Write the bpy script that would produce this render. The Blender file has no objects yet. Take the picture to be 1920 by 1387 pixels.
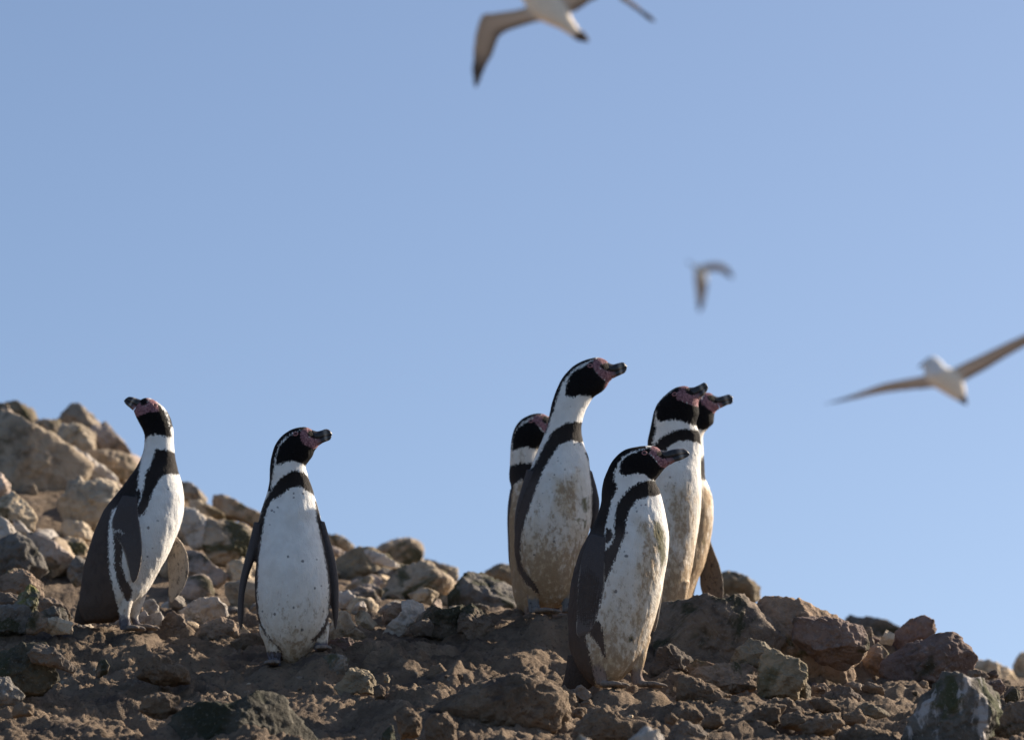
import bpy, bmesh, math, random
import numpy as np
from mathutils import Vector
from mathutils.bvhtree import BVHTree
from mathutils.kdtree import KDTree

random.seed(4); RNG = np.random.RandomState(7)
S = bpy.context.scene
COL = S.collection

# ------------------------------------------------------------------ camera
F = 8400.0                       # focal length in photo pixels (photo 1920 wide)
CX, CY = 960.0, 693.5
PITCH = math.radians(14.0)
cp, sp = math.cos(PITCH), math.sin(PITCH)
cam = bpy.data.cameras.new('camera'); camo = bpy.data.objects.new('camera', cam); COL.objects.link(camo)
camo.location = (0, 0, 0); camo.rotation_euler = (math.pi/2 + PITCH, 0, 0)
cam.sensor_width = 36; cam.sensor_fit = 'HORIZONTAL'; cam.lens = 36*F/1920
cam.clip_start = 0.1; cam.clip_end = 6000
cam.dof.use_dof = True; cam.dof.focus_distance = 12.05; cam.dof.aperture_fstop = (cam.lens/1000)/0.050
cam.dof.aperture_blades = 0
S.camera = camo

# ------------------------------------------------------------------ sky, sun, exposure
SUN_EL, SUN_AZ = math.radians(30), math.radians(60)     # azimuth from +Y (view direction) towards +X
w = bpy.data.worlds.new('World'); S.world = w; w.use_nodes = True
nt = w.node_tree; nt.nodes.clear()
sk = nt.nodes.new('ShaderNodeTexSky'); sk.sky_type = 'NISHITA'; sk.sun_disc = False
sk.sun_elevation = SUN_EL; sk.sun_rotation = SUN_AZ
sk.air_density = 0.70; sk.dust_density = 1.1; sk.ozone_density = 1.35; sk.altitude = 0
bg = nt.nodes.new('ShaderNodeBackground'); bg.inputs[1].default_value = 0.076
wo = nt.nodes.new('ShaderNodeOutputWorld')
nt.links.new(sk.outputs[0], bg.inputs[0]); nt.links.new(bg.outputs[0], wo.inputs[0])
sl = bpy.data.lights.new('sun', 'SUN'); sl.energy = 5.0; sl.angle = math.radians(0.55); sl.color = (1.0, 0.87, 0.70)
so = bpy.data.objects.new('sun', sl); COL.objects.link(so)
sdir = Vector((math.cos(SUN_EL)*math.sin(SUN_AZ), math.cos(SUN_EL)*math.cos(SUN_AZ), math.sin(SUN_EL)))
so.rotation_euler = sdir.to_track_quat('Z', 'Y').to_euler(); so.location = sdir*50
S.view_settings.view_transform = 'Standard'; S.view_settings.look = 'None'
S.view_settings.gamma = 1; S.view_settings.use_curve_mapping = False
S.view_settings.exposure = 1.0
S.render.engine = 'CYCLES'

# ------------------------------------------------------------------ helpers
def P(px, py, Y):
    """world point that lies at world depth Y and is seen at photo pixel px,py"""
    px = np.asarray(px, float); py = np.asarray(py, float); Y = np.asarray(Y, float)
    u = (CY-py)/F; wd = Y/(cp-u*sp)
    return np.stack(np.broadcast_arrays((px-CX)/F*wd, Y, wd*(sp+u*cp)), -1)
def unP(v):
    wd = v[..., 1]*cp + v[..., 2]*sp; up = -v[..., 1]*sp + v[..., 2]*cp
    return CX + v[..., 0]/wd*F, CY - up/wd*F

_perm = RNG.permutation(256); _perm = np.concatenate([_perm]*3)
_g = RNG.normal(size=(256, 3)); _g /= np.linalg.norm(_g, axis=1)[:, None]
def pn(p):
    """gradient noise, about -1..1"""
    i = np.floor(p).astype(int); f = p-i; i &= 255
    u = f*f*f*(f*(f*6-15)+10); r = 0
    for a in (0, 1):
        for b in (0, 1):
            for c in (0, 1):
                h = _perm[_perm[_perm[(i[:, 0]+a) & 255]+((i[:, 1]+b) & 255)]+((i[:, 2]+c) & 255)]
                g = _g[h]; d = g[:, 0]*(f[:, 0]-a)+g[:, 1]*(f[:, 1]-b)+g[:, 2]*(f[:, 2]-c)
                wt = (u[:, 0] if a else 1-u[:, 0])*(u[:, 1] if b else 1-u[:, 1])*(u[:, 2] if c else 1-u[:, 2])
                r = r+d*wt
    return r*1.7
def fbm(p, o=4, gain=.5):
    r = 0; a = 1
    for k in range(o): r = r+a*pn(p*2.03**k+17.3*k); a *= gain
    return r
def lumps(p, seed=0):
    """rounded lumps: 1 at cell middles, 0 in the joints (2D worley)"""
    i = np.floor(p[:, :2]).astype(int); f1 = np.full(len(p), 9.); f2 = f1.copy(); hh = np.zeros(len(p))
    for a in (-1, 0, 1):
        for b in (-1, 0, 1):
            cx, cy = i[:, 0]+a, i[:, 1]+b
            h = _perm[_perm[(cx+seed) & 255]+(cy & 255)]
            qx = cx+.5+.8*(_g[h, 0]*.5); qy = cy+.5+.8*(_g[h, 1]*.5)
            d = np.hypot(p[:, 0]-qx, p[:, 1]-qy)
            cl = d < f1; f2 = np.where(cl, f1, np.minimum(f2, d)); hh = np.where(cl, h/255., hh); f1 = np.where(cl, d, f1)
    return np.clip(1-(f1/.62)**2, 0, 1)**.5*(.35+.65*hh)

def mesh(name, V, Fc, mat=None, smooth=True, parent=None, link=True):
    me = bpy.data.meshes.new(name)
    V = np.ascontiguousarray(V, dtype=np.float32); Fc = np.ascontiguousarray(Fc, dtype=np.int32); n = Fc.shape[1]
    me.vertices.add(len(V)); me.vertices.foreach_set('co', V.ravel())
    me.loops.add(Fc.size); me.loops.foreach_set('vertex_index', Fc.ravel())
    me.polygons.add(len(Fc)); me.polygons.foreach_set('loop_start', np.arange(0, Fc.size, n, dtype=np.int32))
    me.update(calc_edges=True)
    me.polygons.foreach_set('use_smooth', np.full(len(Fc), smooth))
    if mat: me.materials.append(mat)
    o = bpy.data.objects.new(name, me)
    if link: COL.objects.link(o)
    if parent: o.parent = parent
    return o
def tag(o, label=None, cat=None, group=None, kind=None):
    if label: o['label'] = label
    if cat: o['category'] = cat
    if group: o['group'] = group
    if kind: o['kind'] = kind
    return o
def grid_faces(nr, nc, wrap=False):
    r = np.arange(nr-1)[:, None]; c = np.arange(nc if wrap else nc-1)[None]
    c2 = (c+1) % nc
    return np.stack([r*nc+c, r*nc+c2, (r+1)*nc+c2, (r+1)*nc+c], -1).reshape(-1, 4)

# ------------------------------------------------------------------ materials
class NT:
    def __init__(s, name):
        s.m = bpy.data.materials.new(name); s.m.use_nodes = True; s.t = s.m.node_tree; s.t.nodes.clear()
        s.b = s.n('ShaderNodeBsdfPrincipled'); o = s.n('ShaderNodeOutputMaterial'); s.l(s.b.outputs[0], o.inputs[0])
    def n(s, k, **kw):
        x = s.t.nodes.new(k)
        for a, b in kw.items(): setattr(x, a, b)
        return x
    def l(s, a, b): s.t.links.new(a, b)
    def v(s, sock, val):
        if hasattr(val, 'is_output'): s.l(val, sock)
        elif isinstance(val, tuple) and len(val) == 3: sock.default_value = (*val, 1)
        else: sock.default_value = val
    def noise(s, sc, det=4, rough=.55, co=None, dist=0, out=0):
        x = s.n('ShaderNodeTexNoise'); x.inputs['Scale'].default_value = sc; x.inputs['Detail'].default_value = det
        x.inputs['Roughness'].default_value = rough; x.inputs['Distortion'].default_value = dist
        if co is not None: s.l(co, x.inputs['Vector'])
        return x.outputs[out]
    def math(s, op, a, b=0., c=0.):
        x = s.n('ShaderNodeMath', operation=op)
        s.v(x.inputs[0], a); s.v(x.inputs[1], b); s.v(x.inputs[2], c); return x.outputs[0]
    def ramp(s, f, lo, hi, a=0., b=1.):
        x = s.n('ShaderNodeMapRange', interpolation_type='SMOOTHSTEP'); s.v(x.inputs[0], f)
        for k, q in zip((1, 2, 3, 4), (lo, hi, a, b)): x.inputs[k].default_value = q
        return x.outputs[0]
    def mix(s, f, a, b, mode='MIX'):
        x = s.n('ShaderNodeMix', data_type='RGBA', blend_type=mode)
        s.v(x.inputs[0], f); s.v(x.inputs[6], a); s.v(x.inputs[7], b); return x.outputs[2]
    def bump(s, h, dist, strength=1., prev=None):
        x = s.n('ShaderNodeBump'); x.inputs['Distance'].default_value = dist; x.inputs['Strength'].default_value = strength
        s.l(h, x.inputs['Height'])
        if prev is not None: s.l(prev, x.inputs['Normal'])
        return x.outputs[0]
    def attr(s, name, out='Fac'):
        x = s.n('ShaderNodeAttribute'); x.attribute_name = name; return x.outputs[out]
    def pos(s): return s.n('ShaderNodeNewGeometry').outputs['Position']
    def stretch(s, co, sc):
        x = s.n('ShaderNodeMapping'); x.inputs['Scale'].default_value = sc; s.l(co, x.inputs['Vector']); return x.outputs[0]

def earth_material():
    t = NT('dried_guano_earth'); p = t.pos()
    big = t.noise(2.2, 4, .6, p); mid = t.noise(11, 5, .6, p); fine = t.noise(70, 5, .65, p); cr = t.noise(240, 3, .7, p)
    c = t.mix(t.ramp(big, .35, .65), (.135, .100, .073), (.235, .172, .120))
    c = t.mix(t.ramp(mid, .40, .70), c, (.275, .205, .145))
    c = t.mix(t.ramp(t.noise(6.5, 4, .6, t.stretch(p, (1, 1, 2.5))), .56, .68, 0, .7), c, (.072, .060, .058))
    c = t.mix(t.ramp(fine, .56, .72, 0, .55), c, (.26, .195, .13))
    c = t.mix(t.ramp(fine, .44, .30, 0, .6), c, (.038, .028, .024))
    c = t.mix(t.ramp(t.noise(34, 3, .5, p), .68, .74, 0, .7), c, (.36, .31, .25))
    c = t.mix(t.ramp(t.noise(4.2, 6, .72, p, .6), .64, .72, 0, .55), c, (.34, .31, .27))
    t.v(t.b.inputs['Base Color'], c); t.v(t.b.inputs['Roughness'], .95)
    t.b.inputs['Specular IOR Level'].default_value = .2
    n = t.bump(mid, .03, .8); n = t.bump(fine, .013, 1.0, n); n = t.bump(cr, .005, 1., n)
    t.v(t.b.inputs['Normal'], n); return t.m
EARTH = earth_material()

def rock_material(name, a, b, stain=None, stain_amt=.5, pale=None, pale_lo=.62, streak=False, bumpy=1.):
    t = NT(name); p0 = t.pos()
    rnd = t.n('ShaderNodeObjectInfo').outputs['Random']
    off = t.n('ShaderNodeVectorMath', operation='ADD'); t.l(p0, off.inputs[0])
    cb = t.n('ShaderNodeCombineXYZ'); r9 = t.math('MULTIPLY', rnd, 40.); t.l(r9, cb.inputs[0]); t.l(r9, cb.inputs[1]); t.l(cb.outputs[0], off.inputs[1])
    p = off.outputs[0]
    big = t.noise(7, 5, .6, p, .4); mid = t.noise(26, 5, .6, p); fine = t.noise(120, 4, .65, p)
    c = t.mix(t.ramp(big, .36, .64), a, b)
    c = t.mix(t.ramp(mid, .35, .7, 0, .35), c, tuple(x*1.45 for x in b))
    c = t.mix(t.ramp(mid, .47, .33, 0, .5), c, tuple(x*.5 for x in a))
    if stain: c = t.mix(t.ramp(t.noise(5, 4, .65, p, .8), .60-.22*stain_amt, .68-.15*stain_amt, 0, .9), c, stain)
    if pale:
        q = t.stretch(p, (1, 1, .22)) if streak else p
        c = t.mix(t.ramp(t.noise(22 if streak else 13, 5, .65, q, .5), pale_lo, pale_lo+.1, 0, .85), c, pale)
    hs = t.n('ShaderNodeHueSaturation'); t.l(c, hs.inputs['Color'])
    t.l(t.math('MULTIPLY_ADD', rnd, .5, .75), hs.inputs['Value']); t.l(t.math('MULTIPLY_ADD', rnd, .3, .85), hs.inputs['Saturation'])
    c = t.mix(t.ramp(fine, .58, .72, 0, .35), hs.outputs[0], (.42, .38, .33))
    t.v(t.b.inputs['Base Color'], c); t.v(t.b.inputs['Roughness'], .9); t.b.inputs['Specular IOR Level'].default_value = .25
    vo = t.n('ShaderNodeTexVoronoi', feature='DISTANCE_TO_EDGE'); vo.inputs['Scale'].default_value = 9; t.l(p, vo.inputs['Vector'])
    n = t.bump(mid, .016*bumpy, .8); n = t.bump(fine, .005*bumpy, .9, n)
    n = t.bump(t.ramp(vo.outputs[0], 0, .04), .006, .35, n)
    t.v(t.b.inputs['Normal'], n); return t.m
GREEN = (.040, .042, .018)
MATS = {
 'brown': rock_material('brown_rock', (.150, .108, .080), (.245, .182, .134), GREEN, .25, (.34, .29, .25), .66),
 'grey': rock_material('grey_rock', (.110, .100, .090), (.200, .178, .155), GREEN, .35, (.38, .35, .32), .64),
 'tan': rock_material('tan_rock', (.31, .245, .175), (.48, .39, .285), (.10, .075, .040), .35, (.52, .45, .38), .62),
 'pink': rock_material('pinkish_rock', (.29, .225, .185), (.45, .36, .30), (.055, .05, .025), .45, (.50, .42, .38), .62),
 'pale': rock_material('pale_rock', (.340, .300, .260), (.480, .430, .380), (.16, .12, .075), .25, (.62, .57, .52), .62),
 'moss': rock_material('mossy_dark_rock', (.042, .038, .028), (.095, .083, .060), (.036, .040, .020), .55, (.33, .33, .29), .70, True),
 'red': rock_material('reddish_rock', (.120, .080, .070), (.190, .138, .118), (.045, .042, .022), .4, (.40, .31, .28), .66),
 'streak': rock_material('white_streaked_rock', (.085, .075, .060), (.170, .145, .120), (.062, .068, .026), .35, (.50, .455, .43), .52, True),
 'dark': rock_material('dark_dusty_rock', (.098, .078, .064), (.175, .136, .104), (.030, .032, .018), .35, (.28, .24, .2), .70),
 'yellow': rock_material('lichen_yellow_rock', (.11, .10, .08), (.20, .19, .15), (.20, .19, .035), .6, (.45, .43, .38), .60, True),
 'olive': rock_material('olive_brown_rock', (.135, .108, .076), (.215, .178, .128), (.06, .055, .03), .15, (.36, .31, .24), .68),
 'dirt': EARTH,
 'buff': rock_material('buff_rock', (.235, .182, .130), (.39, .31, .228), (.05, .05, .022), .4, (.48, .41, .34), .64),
}
# ------------------------------------------------------------------ ground
GX = np.array([-900, 0, 240, 480, 700, 900, 1000, 1100, 1300, 1500, 1700, 1920, 2800.])
GY = np.array([4.5, 8, 10.4, 11, 11.5, 11.8, 12.05, 12.4, 12.8, 13.3, 14.5, 15.3, 16, 18, 26, 42.])
GP = np.array([[6500]*13, [1850]*13, [1445]*13,
 [1385, 1385, 1385, 1388, 1388, 1388, 1388, 1390, 1390, 1395, 1400, 1405, 1420],
 [1335, 1338, 1337, 1335, 1330, 1328, 1330, 1336, 1338, 1348, 1362, 1375, 1400],
 [1290, 1300, 1300, 1295, 1290, 1288, 1292, 1300, 1302, 1318, 1340, 1352, 1390],
 [1240, 1252, 1250, 1246, 1246, 1240, 1238, 1262, 1272, 1290, 1312, 1332, 1385],
 [1150, 1180, 1183, 1190, 1190, 1176, 1158, 1188, 1225, 1240, 1272, 1302, 1380],
 [1150, 1160, 1165, 1172, 1172, 1158, 1150, 1160, 1165, 1180, 1218, 1290, 1375],
 [1090, 1118, 1125, 1138, 1142, 1140, 1146, 1156, 1160, 1185, 1240, 1300, 1390],
 [800, 900, 945, 1025, 1060, 1112, 1135, 1140, 1128, 1128, 1215, 1285, 1400],
 [640, 800, 862, 982, 1042, 1100, 1140, 1150, 1140, 1140, 1190, 1262, 1420],
 [600, 790, 885, 985, 1050, 1100, 1150, 1185, 1175, 1160, 1195, 1262, 1420],
 [600, 850, 945, 1050, 1120, 1180, 1220, 1260, 1270, 1270, 1280, 1340, 1460],
 [1500]*13, [3400]*13], float)
FZ = {}
FEET = []          # (x, Y, z) spots where the ground is levelled for a foot
def ground_py(px, Y):
    i = np.clip(np.searchsorted(GX, px)-1, 0, len(GX)-2); j = np.clip(np.searchsorted(GY, Y)-1, 0, len(GY)-2)
    a = (px-GX[i])/(GX[i+1]-GX[i]); a = np.clip(a, 0, 1); a = a*a*(3-2*a)*.5+a*.5
    b = np.clip((Y-GY[j])/(GY[j+1]-GY[j]), 0, 1)
    return (GP[j, i]*(1-a)+GP[j, i+1]*a)*(1-b)+(GP[j+1, i]*(1-a)+GP[j+1, i+1]*a)*b
def ground_pts(px, Y):
    px = np.asarray(px, float); Y = np.asarray(Y, float)
    v = P(px, ground_py(px, Y), Y); x, y = v[:, 0], v[:, 1]
    q = np.stack([x, y, np.zeros_like(x)], -1)
    wq = q+np.stack([pn(q*6+3), pn(q*6+9), 0*x], -1)*.045
    n = .035*fbm(q*2.6, 3)
    terr = fbm(q*np.array([3.2, 7.5, 1])+5, 3)
    n += .030*(np.abs(terr)**.8*-1+.45)
    tr = 3.4*fbm(q*np.array([1.9, 4.4, 1])+31, 3)+.5*pn(q*9+2)*.35; fl = np.floor(tr); fr = tr-fl
    n += .030*(fl+np.clip((fr-.72)/.28, 0, 1)**1.5-tr*.75)*np.clip(.6+1.2*pn(q*1.7+60), 0, 1)
    n += .045*lumps(wq*np.array([5.2, 8.5, 1]), 3)*np.clip(.65+1.1*pn(q*2.1+40), 0, 1)
    n += .024*lumps(wq*np.array([13, 20, 1]), 11)*np.clip(.6+1.2*pn(q*3.3+70), 0, 1)
    n += .011*lumps(wq*46, 29)*np.clip(.6+1.3*pn(q*5+20), 0, 1)
    n += .009*fbm(q*24, 3)+.0042*fbm(q*95, 2)
    for fx, fy, fz in FEET:
        if (fx, fy) not in FZ:
            pxs = np.linspace(-400, 2400, 2801); vv = P(pxs, ground_py(pxs, np.full(2801, fy)), fy); FZ[(fx, fy)] = vv[np.argmin(abs(vv[:, 0]-fx)), 2]
    amp = np.clip(1-(Y-13.0)*1.2, .35, 1.)
    n = n*amp-.03; crumb = .006*lumps(wq*46, 5)+.006*fbm(q*24+3, 3)+.003*fbm(q*80, 2)
    for fx, fy, fz in FEET:
        k = np.exp(-(((x-fx)/.05)**2+((y-fy+.02)/.055)**2)**2)
        n = n*(1-k)+(fz-.003-FZ[(fx, fy)]+crumb)*k
    v[:, 2] += n; return v
def make_ground():
    cols = np.concatenate([np.arange(-7000, -900, 300), np.arange(-900, -60, 40), np.arange(-60, 1980, 3.4), np.arange(1980, 2801, 40), np.arange(2900, 9000, 300)])
    rows_ = np.concatenate([np.arange(4.5, 10.3, .08), np.arange(10.3, 13.2, .0068), np.arange(13.2, 16.6, .025), np.arange(16.6, 42, .5)])
    A, B = np.meshgrid(cols, rows_); v = ground_pts(A.ravel(), B.ravel())
    o = mesh('ground', v, grid_faces(len(rows_), len(cols)), EARTH); tag(o, kind='structure')
# ------------------------------------------------------------------ rocks
_ico = {}
def ico(n):
    if n not in _ico:
        bm = bmesh.new(); bmesh.ops.create_icosphere(bm, subdivisions=n, radius=1)
        V = np.array([v.co[:] for v in bm.verts]); Fc = np.array([[x.index for x in f.verts] for f in bm.faces]); bm.free()
        _ico[n] = (V/np.linalg.norm(V, axis=1)[:, None], Fc)
    return _ico[n]
def facet(p, rs, n, kmin=.62, kmax=.88, front=True):
    for k in range(n):
        nn = rs.normal(size=3)
        if front: nn[1] = -abs(nn[1])*1.4-.7
        nn /= np.linalg.norm(nn); t = p@nn; d = t.max()*rs.uniform(kmin, kmax)
        p = np.where((t > d)[:, None], p*(d/np.maximum(t, 1e-6))[:, None], p)
    return p
def rough(p, size, rs, amt=1.):
    off = rs.uniform(0, 90, 3); r = np.linalg.norm(p, axis=1)[:, None]+1e-9; u = p/r
    n = .10*fbm(p/size*1.5+off, 2)+.055*fbm(p/size*4+off, 3)-.07*np.abs(pn(p/size*3+off*2))
    fine = .0065*fbm(p*45+off, 3)
    return p+u*(n*size*amt+fine*min(1, size/.06))[:, None]
def ray_poly(poly, c, ang):
    R = np.zeros(len(ang)); d = np.stack([np.cos(ang), np.sin(ang)], -1)
    for k in range(len(poly)):
        a = poly[k]-c; b = poly[(k+1) % len(poly)]-c; e = b-a
        den = d[:, 0]*e[1]-d[:, 1]*e[0]; den = np.where(abs(den) < 1e-9, 1e-9, den)
        t = (a[0]*e[1]-a[1]*e[0])/den; s = (a[0]*d[:, 1]-a[1]*d[:, 0])/den
        ok = (t > 0) & (s >= -1e-6) & (s <= 1+1e-6); R = np.where(ok & (t > R), t, R)
    return R
def rock(pts, Y, kind, label, seed, depth=.95, round_=False, nm='rock', sub=None):
    poly = np.array(pts, float); nxt = np.roll(poly, -1, 0)
    cr = poly[:, 0]*nxt[:, 1]-nxt[:, 0]*poly[:, 1]; ar = cr.sum()/2
    c = ((poly+nxt)*cr[:, None]).sum(0)/(6*ar); rs = np.random.RandomState(seed)
    rad = math.sqrt(abs(ar)/math.pi); size = rad*Y/F
    V, Fc = ico(sub or (6 if rad > 22 and Y < 13 else 5))
    A = np.linspace(-math.pi, math.pi, 361); R = ray_poly(poly, c, A[:-1]); R = np.where(R <= 0, rad, R)
    kern = np.array([1, 2, 3, 2, 1])/9.; R = sum(k*np.roll(R, j-2) for j, k in enumerate(kern)); R = np.append(R, R[0])
    ang = np.arctan2(-V[:, 2], V[:, 0]); s = np.hypot(V[:, 0], V[:, 2]); pw = 2.6
    den = (s**pw+np.abs(V[:, 1])**pw)**(1/pw); s2 = s/den; y2 = V[:, 1]/den
    Rv = (1.17 if Y > 13.3 else 1.05)*np.interp(ang, A, R)*s2*Y/F
    p = np.stack([Rv*np.cos(ang), y2*size*depth*(1.25 if Y > 13.3 else 1), -Rv*np.sin(ang)], -1)
    if not round_: p = facet(p, rs, 12, .60, .90)
    p = rough(p, size, rs, .62 if round_ else .48)
    if round_: p = p+(p/size)*(.012*lumps(np.stack([p[:, 0]*30+seed, p[:, 2]*30+p[:, 1]*14, 0*p[:, 0]], -1), seed))[:, None]*.5
    base = P(c[0], c[1], Y)
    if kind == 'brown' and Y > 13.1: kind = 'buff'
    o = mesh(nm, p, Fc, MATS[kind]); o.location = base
    tag(o, label, 'rock'); return o
CROP = {'H': (0, 740, 3.963), 'F': (0, 1050, 4.), 'G': (480, 1050, 4.), 'K': (600, 980, 4.8), 'M': (960, 1050, 4.), 'N': (1440, 1050, 4.), 'X': (0, 0, 1.)}
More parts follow.
